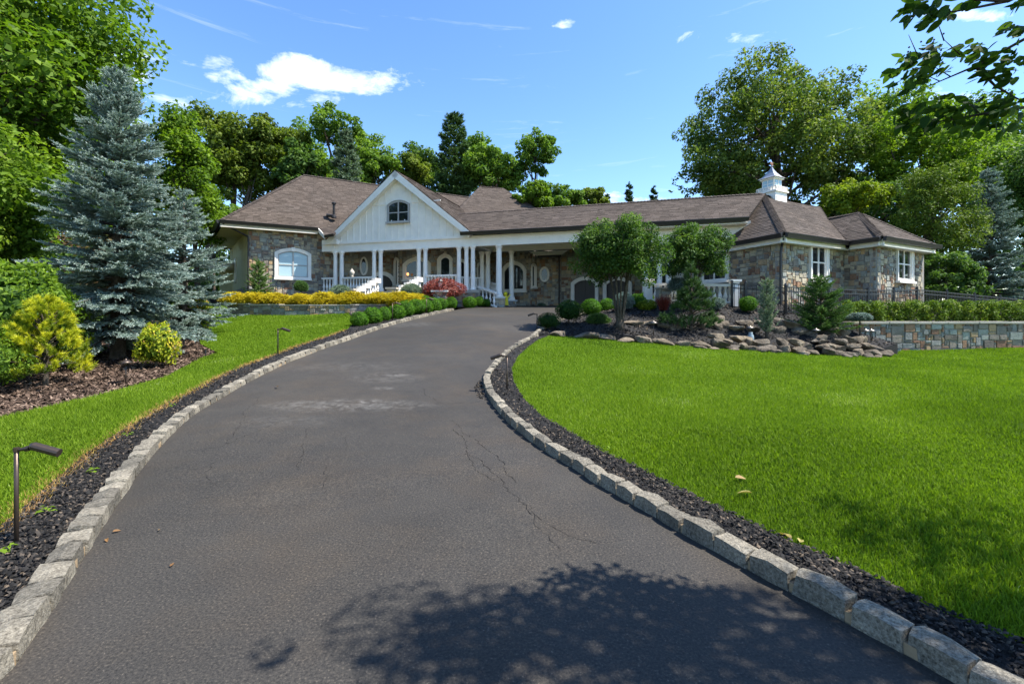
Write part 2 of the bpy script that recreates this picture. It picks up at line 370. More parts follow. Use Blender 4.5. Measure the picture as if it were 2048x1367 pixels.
class MB:
    def __init__(s): s.v = []; s.f = []; s.m = []; s.t = []; s.cur = 0.5
    def add(s, V, F, m=0):
        b = len(s.v); s.v += [tuple(p) for p in V]; s.f += [tuple(i + b for i in f) for f in F]; s.m += [m] * len(F); s.t += [s.cur] * len(F); return s
    def hexa(s, p, m=0): return s.add(p, [(3, 2, 1, 0), (4, 5, 6, 7), (0, 1, 5, 4), (1, 2, 6, 5), (2, 3, 7, 6), (3, 0, 4, 7)], m)
    def ob(s, c, ex, ey, ez, m=0):
        """box from a centre and three half vectors"""
        c, ex, ey, ez = (np.asarray(q, float) for q in (c, ex, ey, ez))
        return s.hexa([c - ex - ey - ez, c + ex - ey - ez, c + ex + ey - ez, c - ex + ey - ez, c - ex - ey + ez, c + ex - ey + ez, c + ex + ey + ez, c - ex + ey + ez], m)
    def box(s, c, sz, m=0): return s.ob(c, (sz[0] / 2, 0, 0), (0, sz[1] / 2, 0), (0, 0, sz[2] / 2), m)
    def beam(s, a, b, w, h, m=0):
        """a bar between two points, w wide across, h high"""
        a, b = np.asarray(a, float), np.asarray(b, float); d = nrm(b - a)
        sx = nrm(np.cross(d, (0, 0, 1))) if abs(d[2]) < .99 else np.array((1., 0, 0)); uz = np.cross(sx, d)
        return s.ob((a + b) / 2, (b - a) / 2, sx * w / 2, uz * h / 2, m)
    def tube(s, path, r, n=6, m=0, cap=True):
        path = [np.asarray(p, float) for p in path]; k = len(path); r = [r] * k if np.isscalar(r) else r; b = []
        up_ = np.array((.31, .17, .93))
        for i, p in enumerate(path):
            d = nrm(path[min(i + 1, k - 1)] - path[max(i - 1, 0)]); x = nrm(np.cross(d, up_)); y = np.cross(d, x)
            b += [p + r[i] * (x * math.cos(a) + y * math.sin(a)) for a in (2 * math.pi * j / n for j in range(n))]
        F = [(i * n + j, i * n + (j + 1) % n, (i + 1) * n + (j + 1) % n, (i + 1) * n + j) for i in range(k - 1) for j in range(n)]
        if cap: F += [tuple(range(n - 1, -1, -1)), tuple((k - 1) * n + j for j in range(n))]
        return s.add(b, F, m)
    def lathe(s, prof, n=10, c=(0, 0, 0), m=0):
        b = [(c[0] + r * math.cos(2 * math.pi * j / n), c[1] + r * math.sin(2 * math.pi * j / n), c[2] + z) for r, z in prof for j in range(n)]; k = len(prof)
        F = [(i * n + j, i * n + (j + 1) % n, (i + 1) * n + (j + 1) % n, (i + 1) * n + j) for i in range(k - 1) for j in range(n)]
        F += [tuple(range(n - 1, -1, -1)), tuple((k - 1) * n + j for j in range(n))]
        return s.add(b, F, m)
    def prism(s, poly, vec, m=0):
        n = len(poly); a = [np.asarray(p, float) for p in poly]; b = [p + np.asarray(vec, float) for p in a]
        return s.add(a + b, [tuple(range(n))[::-1], tuple(range(n, 2 * n))] + [(i, (i + 1) % n, n + (i + 1) % n, n + i) for i in range(n)], m)
    def mesh(s, name, mats, smooth=False):
        me = bpy.data.meshes.new(name); me.from_pydata(s.v, [], s.f)
        for x in (mats if isinstance(mats, (list, tuple)) else [mats]): me.materials.append(M[x] if isinstance(x, str) else x)
        me.polygons.foreach_set('material_index', s.m)
        a = me.attributes.new('tone', 'FLOAT', 'FACE'); a.data.foreach_set('value', s.t)
        if smooth: me.polygons.foreach_set('use_smooth', [True] * len(s.f))
        me.validate(); me.update(); return me
    def obj(s, name, mats, parent=None, smooth=False, kind=None): return put(name, s.mesh(name, mats, smooth), parent, kind)

def sheet(name, poly, fn, mats, dz=0.0, step=.6, skirt=0.0, kind='structure', step_far=None):
    """a patch of ground: outline cut into a fine mesh and laid on the ground surface"""
    bm = bmesh.new()
    vs = [bm.verts.new((x, y, 0)) for x, y in poly]
    bm.faces.new(vs); bmesh.ops.triangulate(bm, faces=bm.faces[:])
    xs = [p[0] for p in poly]; ys = [p[1] for p in poly]
    def cuts(a, b):
        q = []; x = math.floor(a)
        while x < b:
            q.append(x); x += step if (step_far is None or -30 < x < 45) else step_far
        return q
    for ax, (a, b) in ((0, (min(xs), max(xs))), (1, (min(ys), max(ys)))):
        for x in cuts(a, b):
            co = (x, 0, 0) if ax == 0 else (0, x, 0); no = (1, 0, 0) if ax == 0 else (0, 1, 0)
            bmesh.ops.bisect_plane(bm, geom=bm.verts[:] + bm.edges[:] + bm.faces[:], plane_co=co, plane_no=no)
    z = fn.many([(v.co.x, v.co.y) for v in bm.verts])
    for v, h in zip(bm.verts, z): v.co.z = h + dz
    bmesh.ops.recalc_face_normals(bm, faces=bm.faces[:])
    if sum(f.normal.z for f in bm.faces) < 0: bmesh.ops.reverse_faces(bm, faces=bm.faces[:])
    if skirt:
        be = [e for e in bm.edges if e.is_boundary]
        r = bmesh.ops.extrude_edge_only(bm, edges=be)
        for v in [g for g in r['geom'] if isinstance(g, bmesh.types.BMVert)]: v.co.z -= skirt
    me = bpy.data.meshes.new(name); bm.to_mesh(me); bm.free()
    for x in mats: me.materials.append(M[x])
    return put(name, me, None, kind)
def resample(pts, step):
    p = np.asarray(pts, float); d = np.r_[0, np.cumsum(np.linalg.norm(np.diff(p, axis=0), axis=1))]
    q = np.arange(0, d[-1], step); return np.stack([np.interp(q, d, p[:, k]) for k in range(p.shape[1])], 1)
def smooth(pts, it=3):
    p = np.asarray(pts, float)
    for _ in range(it):
        a = np.empty((2 * len(p) - 2, p.shape[1])); a[0::2] = p[:-1] * .75 + p[1:] * .25; a[1::2] = p[:-1] * .25 + p[1:] * .75
        p = np.vstack([p[:1], a, p[-1:]])
    return p
def offset(pts, d):
    """shift a plan line sideways (to the right of its run when d > 0)"""
    p = np.asarray(pts, float); t = np.gradient(p, axis=0); t /= np.maximum(np.linalg.norm(t, axis=1), 1e-9)[:, None]
    return p + d * np.stack([t[:, 1], -t[:, 0]], 1)
def inside(xy, poly):
    xy = np.asarray(xy, float); poly = np.asarray(poly, float); r = np.zeros(len(xy), bool); n = len(poly); j = n - 1
    for i in range(n):
        (xi, yi), (xj, yj) = poly[i], poly[j]
        c = ((yi > xy[:, 1]) != (yj > xy[:, 1])) & (xy[:, 0] < (xj - xi) * (xy[:, 1] - yi) / ((yj - yi) or 1e-12) + xi)
        r ^= c; j = i
    return r
# ---------------------------------------------------------------- ground, drive, kerbs, lawns, beds
def wp(lst, fn=None): return [hit(x, y, fn or ZL) for x, y in lst]
# base terrain to the horizon
class Far:
    def many(s, q): return ZL.many(np.clip(np.asarray(q, float), [-42, -12], [42, 44]))
sheet('terrain', [(-400, -120), (400, -120), (400, 600), (-400, 600)], Far(), ['forest_floor'], dz=-.16, step=2.0, step_far=50)
lks = smooth(lk, 2); rks = smooth(rk + rk2[:2], 2)
drive_poly = [tuple(p) for p in lks] + wp([(940, 615)], ZL) + [(-4.5, 25.5), (-4, 28.8), (4, 29.5), (9, 27.5), (8.5, 22)] + [tuple(p) for p in rk2[::-1][:-1]] + [tuple(p) for p in rks[::-1]]
drive = sheet('driveway', drive_poly, ZL, ['asphalt'], dz=0.0, step=.5)

# cracks, each a thin open joint lying in the drive
def crack(pix, w, jit=.035, seed=0):
    r = random.Random(seed); p = resample(wp(pix, ZL), .035); V = []; F = []
    off = 0
    pts = []
    for k, q in enumerate(p):
        off = off * .86 + r.uniform(-jit, jit) * .55; pts.append((q[0] + off, q[1] + r.uniform(-jit, jit) * .45))
    pts = np.array(pts); t = np.gradient(pts, axis=0); t /= np.maximum(np.linalg.norm(t, axis=1), 1e-6)[:, None]
    nn = np.stack([t[:, 1], -t[:, 0]], 1); z = ZL.many(pts) + .004
    ww = np.array([w * r.uniform(.1, 1.0) * .6 for _ in pts]); ww[0] = ww[-1] = 0.0005
    for q, n_, h, a in zip(pts, nn, z, ww): V += [(q[0] - n_[0] * a, q[1] - n_[1] * a, h), (q[0] + n_[0] * a, q[1] + n_[1] * a, h)]
    F = [(2 * i, 2 * i + 1, 2 * i + 3, 2 * i + 2) for i in range(len(pts) - 1)]
    put('crack', np_mesh('crack', V, F, mats=[M['crack']]), drive)
M['crack'] = mat('dark crack', (.020, .019, .018), .95, .05)  # even dark colour of the crack strips
M['crack_pale'] = mat('dusty hairline', (.13, .125, .115), .95, .05)
for k, (pix, w) in enumerate([([(904, 858), (925, 880), (935, 905), (962, 922), (975, 945), (1003, 972), (1045, 1005), (1075, 1030)], .006), ([(905, 840), (928, 862), (955, 885), (990, 910), (1010, 945), (1040, 968)], .005),
        ([(930, 905), (940, 925), (965, 950), (985, 965)], .0045), ([(1075, 1030), (1120, 1065), (1190, 1090)], .004), ([(850, 775), (848, 790), (880, 805), (900, 806)], .004), ([(760, 806), (850, 807), (965, 805)], .004),
        ([(318, 907), (372, 902), (440, 893), (470, 880)], .004), ([(455, 893), (475, 860), (495, 820), (530, 790)], .0035), ([(430, 925), (418, 945), (438, 975)], .003), ([(470, 880), (560, 845), (640, 838)], .0035),
        ([(610, 855), (605, 900), (598, 940)], .003), ([(650, 930), (655, 960), (648, 985)], .003), ([(1060, 1010), (1085, 1050), (1130, 1100)], .0035), ([(695, 870), (690, 905)], .003)]):
    crack(pix, w, seed=k)

# kerbs: granite setts, each its own piece
def sett_mesh(seed):
    r = random.Random(seed); bm = bmesh.new(); bmesh.ops.create_cube(bm, size=1)
    bmesh.ops.subdivide_edges(bm, edges=bm.edges[:], cuts=1, use_grid_fill=True)
    for v in bm.verts:
        c = v.co; k = sum(abs(abs(q) - .5) < .01 for q in c)
        f = {3: .90, 2: .965, 1: 1.0}.get(k, 1)
        v.co = Vector((c.x * f + r.uniform(-.03, .03), c.y * f + r.uniform(-.05, .05), c.z * f + r.uniform(-.045, .045)))
    me = bpy.data.meshes.new('kerb_stone'); bm.to_mesh(me); bm.free(); me.materials.append(M['granite'])
    a = me.attributes.new('tone', 'FLOAT', 'FACE'); t = r.random(); a.data.foreach_set('value', [t] * len(me.polygons)); return me
SETTS = [sett_mesh(s) for s in range(10)]
def kerb(label, line, side, wid, hgt, length):
    root = empty('kerb', label, 'kerb', (float(line[0][0]), float(line[0][1]), 0)); root.location = (0, 0, 0)
    p = resample(smooth(line, 2), .02); ctr = offset(p, side * wid / 2); ctr = resample(ctr, .02)
    i = 0; n = 0; r = random.Random(5)
    tan = np.gradient(ctr, axis=0); tan /= np.linalg.norm(tan, axis=1)[:, None]
    z = ZL.many(ctr)
    while i < len(ctr) - 14:
        L = length * r.uniform(.86, 1.14); k = int(L / .02); j = min(i + k // 2, len(ctr) - 1)
        t = tan[j]; zz_ = (z[min(j + 5, len(z) - 1)] - z[max(j - 5, 0)]) / .2
        ex = Vector((t[0], t[1], zz_)).normalized(); ez = Vector((0, 0, 1)); ey = ez.cross(ex).normalized(); ez = ex.cross(ey)
        H = hgt + .16; top = z[j] + hgt + r.uniform(-.012, .012)
        w = wid * r.uniform(.93, 1.07)
        mw = Matrix(((ex.x * (L - .016), ey.x * w, ez.x * H, ctr[j][0]), (ex.y * (L - .016), ey.y * w, ez.y * H, ctr[j][1]), (ex.z * (L - .016), ey.z * w, ez.z * H, top - H / 2), (0, 0, 0, 1)))
        mw = mw @ Matrix.Rotation(r.uniform(-.04, .04), 4, 'Z') @ Matrix.Rotation(r.uniform(-.035, .035), 4, 'Y')
        if n < 300: put('kerb_stone', SETTS[r.randrange(10)], root, None, mw)
        n += 1; i += k
    # sandy mortar bed that shows in the joints
    q = resample(ctr, .25); t = np.gradient(q, axis=0); t /= np.linalg.norm(t, axis=1)[:, None]; nn = np.stack([t[:, 1], -t[:, 0]], 1); zq = ZL.many(q)
    mb = MB(); V = []; w = wid / 2 - .012
    for a, b, h in zip(q, nn, zq): V += [(a[0] - b[0] * w, a[1] - b[1] * w, h - .1), (a[0] - b[0] * w, a[1] - b[1] * w, h + hgt - .06), (a[0] + b[0] * w, a[1] + b[1] * w, h + hgt - .06), (a[0] + b[0] * w, a[1] + b[1] * w, h - .1)]
    mb.add(V, [(4 * i_ + k_, 4 * i_ + k_ + 1, 4 * i_ + k_ + 5, 4 * i_ + k_ + 4) for i_ in range(len(q) - 1) for k_ in range(3)])
    mb.obj('mortar_bed', 'mortar_sand', root)
    return root
kerb('low granite sett kerb along the left side of the driveway', lk, -1, .150, .098, .20)
kerb('low granite sett kerb curving along the right lawn side of the driveway', rk + rk2[:1], 1, .122, .108, .25)
kerb('short granite kerb beside the round boxwoods right of the driveway top', rk2, 1, .14, .12, .25)

# lawn edges
LE = [(0, 1070), (41, 1032), (83, 995), (124, 957), (166, 920), (207, 893), (249, 864), (290, 839), (332, 812), (400, 777), (451, 750), (502, 728), (554, 710), (605, 690), (646, 678), (694, 661), (712, 645), (697, 629)]
RE = [(2048, 1313), (1994, 1287), (1866, 1236), (1775, 1185), (1665, 1134), (1592, 1104), (1519, 1068), (1412, 1017), (1339, 980), (1266, 940), (1211, 915), (1138, 871), (1083, 838), (1046, 801), (1026, 765), (1024, 739), (1037, 715), (1054, 699), (1076, 682), (1100, 673)]
le = wp(LE); re_ = wp(RE)
d0 = np.array(le[0]) - np.array(le[3]); le = [(-3.9, -6), (-3.15, -1.5)] + le
re_ = [(6.2, -6), (4.0, -.6), (2.9, 1.0)] + re_[1:]
# where rocks and walls meet the right lawn
ROCKLINE = [(1100, 673), (1180, 679), (1260, 686), (1340, 692), (1420, 698), (1500, 703), (1580, 708), (1640, 712), (1700, 715), (1778, 715)]
rock = wp(ROCKLINE)
WALLF = [P(1700, 697, 15.3), P(2048, 697, 15.6), P(2300, 698, 16.0)]
lawnR = [tuple(p) for p in re_] + rock[1:] + [(13.0, 15.2)] + [(WALLF[1].x, WALLF[1].y), (26, 16.2), (45, 16), (45, -6)]
lawnL_bed = [(458, 626), (440, 622), (425, 618), (405, 645), (396, 672), (402, 690), (437, 708), (405, 717), (330, 757), (200, 793), (100, 817), (0, 840)]
PLW = [P(455, 626, 20.6), P(500, 629, 20.0), P(560, 631, 19.6), P(620, 631, 19.5), P(700, 628, 19.7), P(770, 622, 20.2), P(862, 616, 21.2)]
bedL = wp(lawnL_bed)
lawnL = [tuple(p) for p in le] + [(p.x, p.y) for p in PLW[::-1][2:]] + [(-13.6, 22.6), (-15.6, 23.5)] + bedL[3:] + [(-9.5, 4.4), (-14, -6)]
sheet('lawn', lawnR, ZL, ['turf'], dz=.035, step=.5, skirt=.10)
sheet('lawn', lawnL, ZL, ['turf'], dz=.035, step=.5, skirt=.10)
# mulch strips beside the kerbs
lo = offset(smooth(lk, 2), -.148); ro = offset(smooth(rk, 2), .118)
sheet('mulch_strip', [tuple(p) for p in lo] + [(p.x, p.y) for p in PLW[::-1][1:3]] + [tuple(p) for p in le[::-1]], ZL, ['black_mulch'], dz=.05 - .02, step=.5, skirt=.15)
sheet('mulch_strip', [tuple(p) for p in ro] + [tuple(p) for p in re_[::-1]], ZL, ['black_mulch'], dz=.05, step=.5, skirt=.15)
# brown bark bed under the trees on the left
bl = bedL[3:] + [(-9.5, 4.4), (-14, -6), (-26, -6), (-26, 24), (-15, 22.5)]
sheet('bark_bed', bl, ZL, ['brown_mulch'], dz=.0, step=.8, skirt=.15)
# raised bed on the right, between drive, rocks and retaining wall
WALLT = [P(1690, 640, 15.35), P(2048, 645, 15.85), P(2300, 646, 16.2)]
ubed = [(x + .1, y) for x, y in rk2] + [(7.6, 23), (10, 24.5), (26, 22), (26, 16.6)] + [(p.x, p.y + .12) for p in WALLT[::-1][1:]] + [(12.2, 14.4)] + [(x, y + .2) for x, y in rock[::-1][1:-1]] + [(.75, 13.05)]
upper = sheet('planting_bed', ubed, ZU, ['black_mulch'], dz=0.0, step=.5, skirt=.7)

# ---- grass blades
def scatter(poly, dens, r=RNG, box=None, fov=1.32, ymin=.6):
    """points in an outline, as many a square metre as dens(distance) asks for"""
    poly = np.asarray(poly, float); lo_, hi_ = poly.min(0), poly.max(0); out = []
    y0 = max(lo_[1], ymin)
    edges = [y0] + [e for e in (2, 2.6, 3.3, 4.2, 5.5, 7, 9, 11.5, 14, 17, 21, 26, 32, 40) if e > y0]
    for a, b in zip(edges[:-1], edges[1:]):
        if a > hi_[1]: break
        x0, x1 = max(lo_[0], -fov * b - .3), min(hi_[0], fov * b + .3)
        if x1 <= x0: continue
        n = int(dens((a + b) / 2) * (x1 - x0) * (b - a))
        q = np.stack([r.uniform(x0, x1, n), r.uniform(a, b, n)], 1)
        q = q[np.abs(q[:, 0]) < fov * q[:, 1] + .4]
        out.append(q[inside(q, poly)])
    return np.concatenate(out)
def wave(q, f, seed):
    r = np.random.default_rng(seed); s = 0
    for _ in range(5):
        a = r.uniform(0, 6.28); k = f * r.uniform(.6, 1.6); s = s + np.sin(k * (q[:, 0] * math.cos(a) + q[:, 1] * math.sin(a)) + r.uniform(0, 6.28))
    return s / 5
def blades(q, z, h, w, tone, lean=.45, seg=True, r=RNG):
    n = len(q); a = r.uniform(0, 2 * np.pi, n); b = r.uniform(0, 2 * np.pi, n)
    ca, sa = np.cos(a) * w / 2, np.sin(a) * w / 2; l = h * r.uniform(.1, 1, n) * lean; lx, ly = np.cos(b) * l, np.sin(b) * l
    V = np.empty((n, 5, 3))
    V[:, 0] = np.stack([q[:, 0] - ca, q[:, 1] - sa, z], 1); V[:, 1] = np.stack([q[:, 0] + ca, q[:, 1] + sa, z], 1)
    V[:, 2] = np.stack([q[:, 0] - ca * .8 + lx * .35, q[:, 1] - sa * .8 + ly * .35, z + h * .62], 1); V[:, 3] = np.stack([q[:, 0] + ca * .8 + lx * .35, q[:, 1] + sa * .8 + ly * .35, z + h * .62], 1)
    V[:, 4] = np.stack([q[:, 0] + lx, q[:, 1] + ly, z + h * (1 - .25 * r.random(n))], 1)
    i = np.arange(n)[:, None] * 5
    if seg:
        F = np.concatenate([i + [0, 1, 3], i + [0, 3, 2], i + [2, 3, 4]], 1).reshape(-1, 3); T = np.repeat(tone, 3)
    else:
        V = V[:, [0, 1, 4]]; i = np.arange(n)[:, None] * 3; F = i + [0, 1, 2]; T = tone
    return V.reshape(-1, 3), F, T
def lawn_grass(name, poly, label, dscale=1.0):
    Vs, Fs, Ts, b = [], [], [], 0
    for near in (True, False):
        dn_ = lambda y: (9000 if y < 2.6 else 8000 if y < 3.4 else 7500) if y < 4.3 else 6800 if y < 5.6 else 4200 if y < 7.2 else 2300 if y < 9 else 1700 if y < 12 else 1200 if y < 16 else 700
        q = scatter(poly, lambda y: dscale * dn_(y) * ((y < 5.6) == near))
        if not len(q): continue
        z = ZL.many(q) + .03; n = len(q)
        h = RNG.uniform(.045, .085, n) * (1 + .22 * wave(q, 2.2, 3)); w = (.0034 + .0005 * q[:, 1] ** 1.25) * RNG.uniform(.7, 1.4, n)
        st = wave(q, 1.1, 5); streak = np.clip(wave(q * [1, 1], 2.0, 9) * 2.0 - .45, 0, 1) * np.clip(.6 + wave(q, 5.5, 12), 0, 1)  # streak: sheen of the mown turf painted as paler blade tone
        tone = np.clip(.42 + .20 * st + .10 * wave(q, 4.0, 21) + RNG.normal(0, .14, n) + .42 * streak * (RNG.random(n) < .5), 0, .98)
        V, F, T = blades(q, z, h * .8, w, tone, .75, near)
        Vs.append(V); Fs.append(F + b); Ts.append(T); b += len(V)
    put(name, np_mesh(name, np.concatenate(Vs), np.concatenate(Fs), np.concatenate(Ts), [M['grass']]), None, 'stuff')['label'] = label
lawn_grass('grass', lawnR, 'bright green mown grass of the right lawn')
lawn_grass('grass', lawnL, 'bright green mown grass of the left lawn strip')
# browned, trimmed grass along the left lawn edge
ed = resample(smooth(le, 2), .006); ed = ed[(ed[:, 1] > .8) & (ed[:, 1] < 14)]
ed = ed[RNG.random(len(ed)) < np.clip(3 / ed[:, 1], .15, 1)]; q = np.repeat(ed, 9, 0) + RNG.normal(0, .05, (len(ed) * 9, 2))
V, F, T = blades(q, ZL.many(q) + .02, RNG.uniform(.03, .075, len(q)), .005 + .0008 * q[:, 1], RNG.random(len(q)), 1.1, False)
put('dry_grass', np_mesh('dry_grass', V, F, T, [M['straw']]), None, 'stuff')

# ---- mulch pieces
def chips(name, poly, fn, dens, size, m_, lift=.05, flat=.35, fov=1.3, long=1.6):
    q = scatter(poly, dens, fov=fov); n = len(q); z = fn.many(q) + lift
    L = size * RNG.uniform(.5, 1.3, n) * (1 + .06 * q[:, 1]); a = RNG.uniform(0, 6.28, n); tilt = RNG.normal(0, .5, n)
    d1 = np.stack([np.cos(a) * np.cos(tilt), np.sin(a) * np.cos(tilt), np.sin(tilt)], 1); d2 = np.stack([-np.sin(a), np.cos(a), RNG.normal(0, .4, n)], 1); d3 = np.cross(d1, d2)
    c = np.concatenate([q, (z + RNG.uniform(-.004, .012, n))[:, None]], 1); L = L[:, None]
    e1 = d1 * L * long / 2; e2 = d2 * L / 2 * RNG.uniform(.6, 1.2, (n, 1)); e3 = d3 * L * flat
    V = np.stack([c - e1, c + e2 * .9 - e1 * .2, c + e1, c - e2 + e1 * .15, c + e3], 1).reshape(-1, 3); i = np.arange(n)[:, None] * 5
    F = np.concatenate([i + [0, 1, 4], i + [1, 2, 4], i + [2, 3, 4], i + [3, 0, 4]], 1).reshape(-1, 3)
    return put(name, np_mesh(name, V, F, np.repeat(RNG.random(n) ** 1.2, 4), [M[m_]]), None, 'stuff')
stripL = [tuple(p) for p in lo] + [tuple(p) for p in le[::-1]]; stripR = [tuple(p) for p in ro] + [tuple(p) for p in re_[::-1]]
cd = lambda y: 4200 if y < 2.8 else 3200 if y < 4 else 2000 if y < 6 else 800 if y < 9 else 250 if y < 14 else 90
chips('black_mulch_chips', stripL, ZL, cd, .0175, 'black_chip', .045)
chips('black_mulch_chips', stripR, ZL, cd, .0175, 'black_chip', .065)
chips('black_mulch_chips', ubed, ZU, lambda y: 330 if y < 15 else 150, .027, 'black_chip', .01)
chips('bark_shreds', bl, ZL, lambda y: 700 if y < 9 else 420 if y < 12 else 200 if y < 16 else 60, .027, 'brown_chip', .012, .25, 1.25, 2.6)
# ---------------------------------------------------------------- the house
house = empty('stone_house', 'long low stone house with brown shingle roofs, white gabled porch and corner wing with cupola', 'house', (0, 0, 0))
HS = []        # every wall stone of the house: the largest in view become pieces of their own
SH = []        # likewise the shingles
def cam_px(c, area): return area / max(float(np.dot(np.asarray(c) - (0, 0, 1.5), np.asarray(c) - (0, 0, 1.5))), 1)
def v3(p, z=None): return np.array([p[0], p[1], p[2] if z is None else z], float)
class Face:
    """an upright wall plane: s runs along it, z up, n points out to the viewer"""
    def __init__(s, a, b):
        s.a = np.array([a[0], a[1], 0.]); d = np.array([b[0] - a[0], b[1] - a[1], 0.]); s.L = float(np.linalg.norm(d)); s.e = d / s.L
        s.n = np.array([s.e[1], -s.e[0], 0.])
        if np.dot(s.n, -s.a) < 0: s.n = -s.n
    def p(s, q, z, out=0.0): return s.a + s.e * q + s.n * out + np.array((0, 0, z))
    def at(s, px, py):
        u = U(px); k = (s.a[0] - u * s.a[1]) / (u * s.e[1] - s.e[0]); Y = s.a[1] + s.e[1] * k
        return k, CZ + (HY - py) / FP * Y
def stones(wall, f, s0, s1, z0, z1, holes=(), cell=.088, seed=0, bank=None, big=1.0, tones=None):
    """random ashlar: squared stones of many sizes packed on a small module, each proud of the mortar by its own amount"""
    r = random.Random(seed); nx = max(1, int(round((s1 - s0) / cell))); nz = max(1, int(round((z1 - z0) / cell))); cx_, cz_ = (s1 - s0) / nx, (z1 - z0) / nz
    occ = np.zeros((nz, nx), bool)
    for j in range(nz):
        for i in range(nx):
            q = (s0 + (i + .5) * cx_, z0 + (j + .5) * cz_)
            if any(h(*q) for h in holes): occ[j, i] = True
    sizes = [(4, 2), (3, 2), (4, 3), (2, 2), (3, 3), (5, 3), (5, 2), (2, 1), (3, 1), (2, 3), (1, 2), (1, 1)]
    wts = [5 * big, 5, 4 * big, 4, 3 * big, 2 * big, 3 * big, 3, 2, 3, 1.2, .6]
    base = {}
    for j in range(nz):
        for i in range(nx):
            if occ[j, i]: continue
            for (w, h) in sorted(sizes, key=lambda k: -r.random() ** (1 / wts[sizes.index(k)])):
                if i + w <= nx and j + h <= nz and not occ[j:j + h, i:i + w].any(): break
            else: w, h = 1, 1
            occ[j:j + h, i:i + w] = True
            g = .011; a0, a1, b0, b1 = s0 + i * cx_ + g, s0 + (i + w) * cx_ - g, z0 + j * cz_ + g, z0 + (j + h) * cz_ - g
            d = r.uniform(.022, .052); k = .012; jt = lambda: r.uniform(-.009, .009)
            V = [f.p(a0, b0, .0), f.p(a1, b0, .0), f.p(a1, b1, .0), f.p(a0, b1, .0)] + [f.p(x + jt(), y + jt(), d + r.uniform(-.007, .007)) for x, y in ((a0 + k, b0 + k), (a1 - k, b0 + k), (a1 - k, b1 - k), (a0 + k, b1 - k))]
            tn = r.random() if tones is None else tones[r.randrange(len(tones))]
            (HS if bank is None else bank).append((cam_px(f.p((a0 + a1) / 2, (b0 + b1) / 2), (a1 - a0) * (b1 - b0)), wall, V, tn))
QF = [(0, 1, 5, 4), (1, 2, 6, 5), (2, 3, 7, 6), (3, 0, 4, 7), (4, 5, 6, 7)]
def fix_faces(V):
    """winding so that the outer face looks away from the wall"""
    V = np.asarray(V); n = np.cross(V[5] - V[4], V[7] - V[4]); o = V[4:].mean(0) - V[:4].mean(0)
    return QF if np.dot(n, o) > 0 else [q[::-1] for q in QF]
def finish_pieces(bank, name, mats, limit, joined):
    bank.sort(key=lambda q: -q[0]); rest = {}
    for k, (_, wall, V, t) in enumerate(bank):
        F = fix_faces(V) if len(V) == 8 else [(0, 1, 2, 3), (0, 4, 5, 1), (0, 3, 4), (1, 5, 2)]
        if k < limit:
            mb = MB(); mb.cur = t; mb.add(V, F); mb.obj(name, mats, wall)
        else:
            mb = rest.setdefault(wall.name, (wall, MB()))[1]; mb.cur = t; mb.add(V, F)
    for wall, mb in rest.values(): mb.obj(joined, mats, wall, kind='stuff')
def wall_part(name, f, s0, s1, z0, z1, m_='mortar', thick=.25, parent=None):
    return MB().ob(f.p((s0 + s1) / 2, (z0 + z1) / 2, -thick / 2), f.e * (s1 - s0) / 2, f.n * thick / 2, (0, 0, (z1 - z0) / 2)).obj(name, m_, parent or house)
def arch(w, h, rise, n=10):
    """outline of an opening, foot at the middle: round or segmental head"""
    if rise <= 0: return [(-w / 2, 0), (w / 2, 0), (w / 2, h), (-w / 2, h)]
    R = (w * w / 4 + rise * rise) / (2 * rise); c = h - R; a = math.asin(min(1, w / 2 / R))
    a = a if rise <= w / 2 else math.pi - a
    return [(-w / 2, 0), (w / 2, 0)] + [(R * math.sin(t), c + R * math.cos(t)) for t in (a - 2 * a * k / n for k in range(n + 1))]
def oval(w, h, n=24): return [(w / 2 * math.cos(2 * math.pi * k / n), h / 2 + h / 2 * math.sin(2 * math.pi * k / n)) for k in range(n)]
def ring(mb, f, s, z, inner, outer, d0, d1, m_=0):
    n = len(inner); V = []
    for a, b in zip(inner, outer):
        V += [f.p(s + b[0], z + b[1], d0), f.p(s + b[0], z + b[1], d1), f.p(s + a[0], z + a[1], d1), f.p(s + a[0], z + a[1], d0)]
    mb.add(V, [(4 * i + k, 4 * i + k + 1, 4 * ((i + 1) % n) + k + 1, 4 * ((i + 1) % n) + k) for i in range(n) for k in range(3)], m_)
def grow(o, t, h, foot=True):
    """outline grown outward by t"""
    p = np.asarray(o, float); n = len(p); q = []
    c = p.mean(0)
    for i in range(n):
        a = p[i] - p[i - 1]; b = p[(i + 1) % n] - p[i]
        na = np.array([a[1], -a[0]]) / max(np.linalg.norm(a), 1e-9); nb = np.array([b[1], -b[0]]) / max(np.linalg.norm(b), 1e-9)
        if np.linalg.norm(a) < 1e-6: na = nb
        if np.linalg.norm(b) < 1e-6: nb = na
        m_ = (na + nb); m_ = m_ / max(np.dot(m_, m_) / 2, .6); q.append(p[i] + m_ * t)
    return [tuple(k) for k in q]
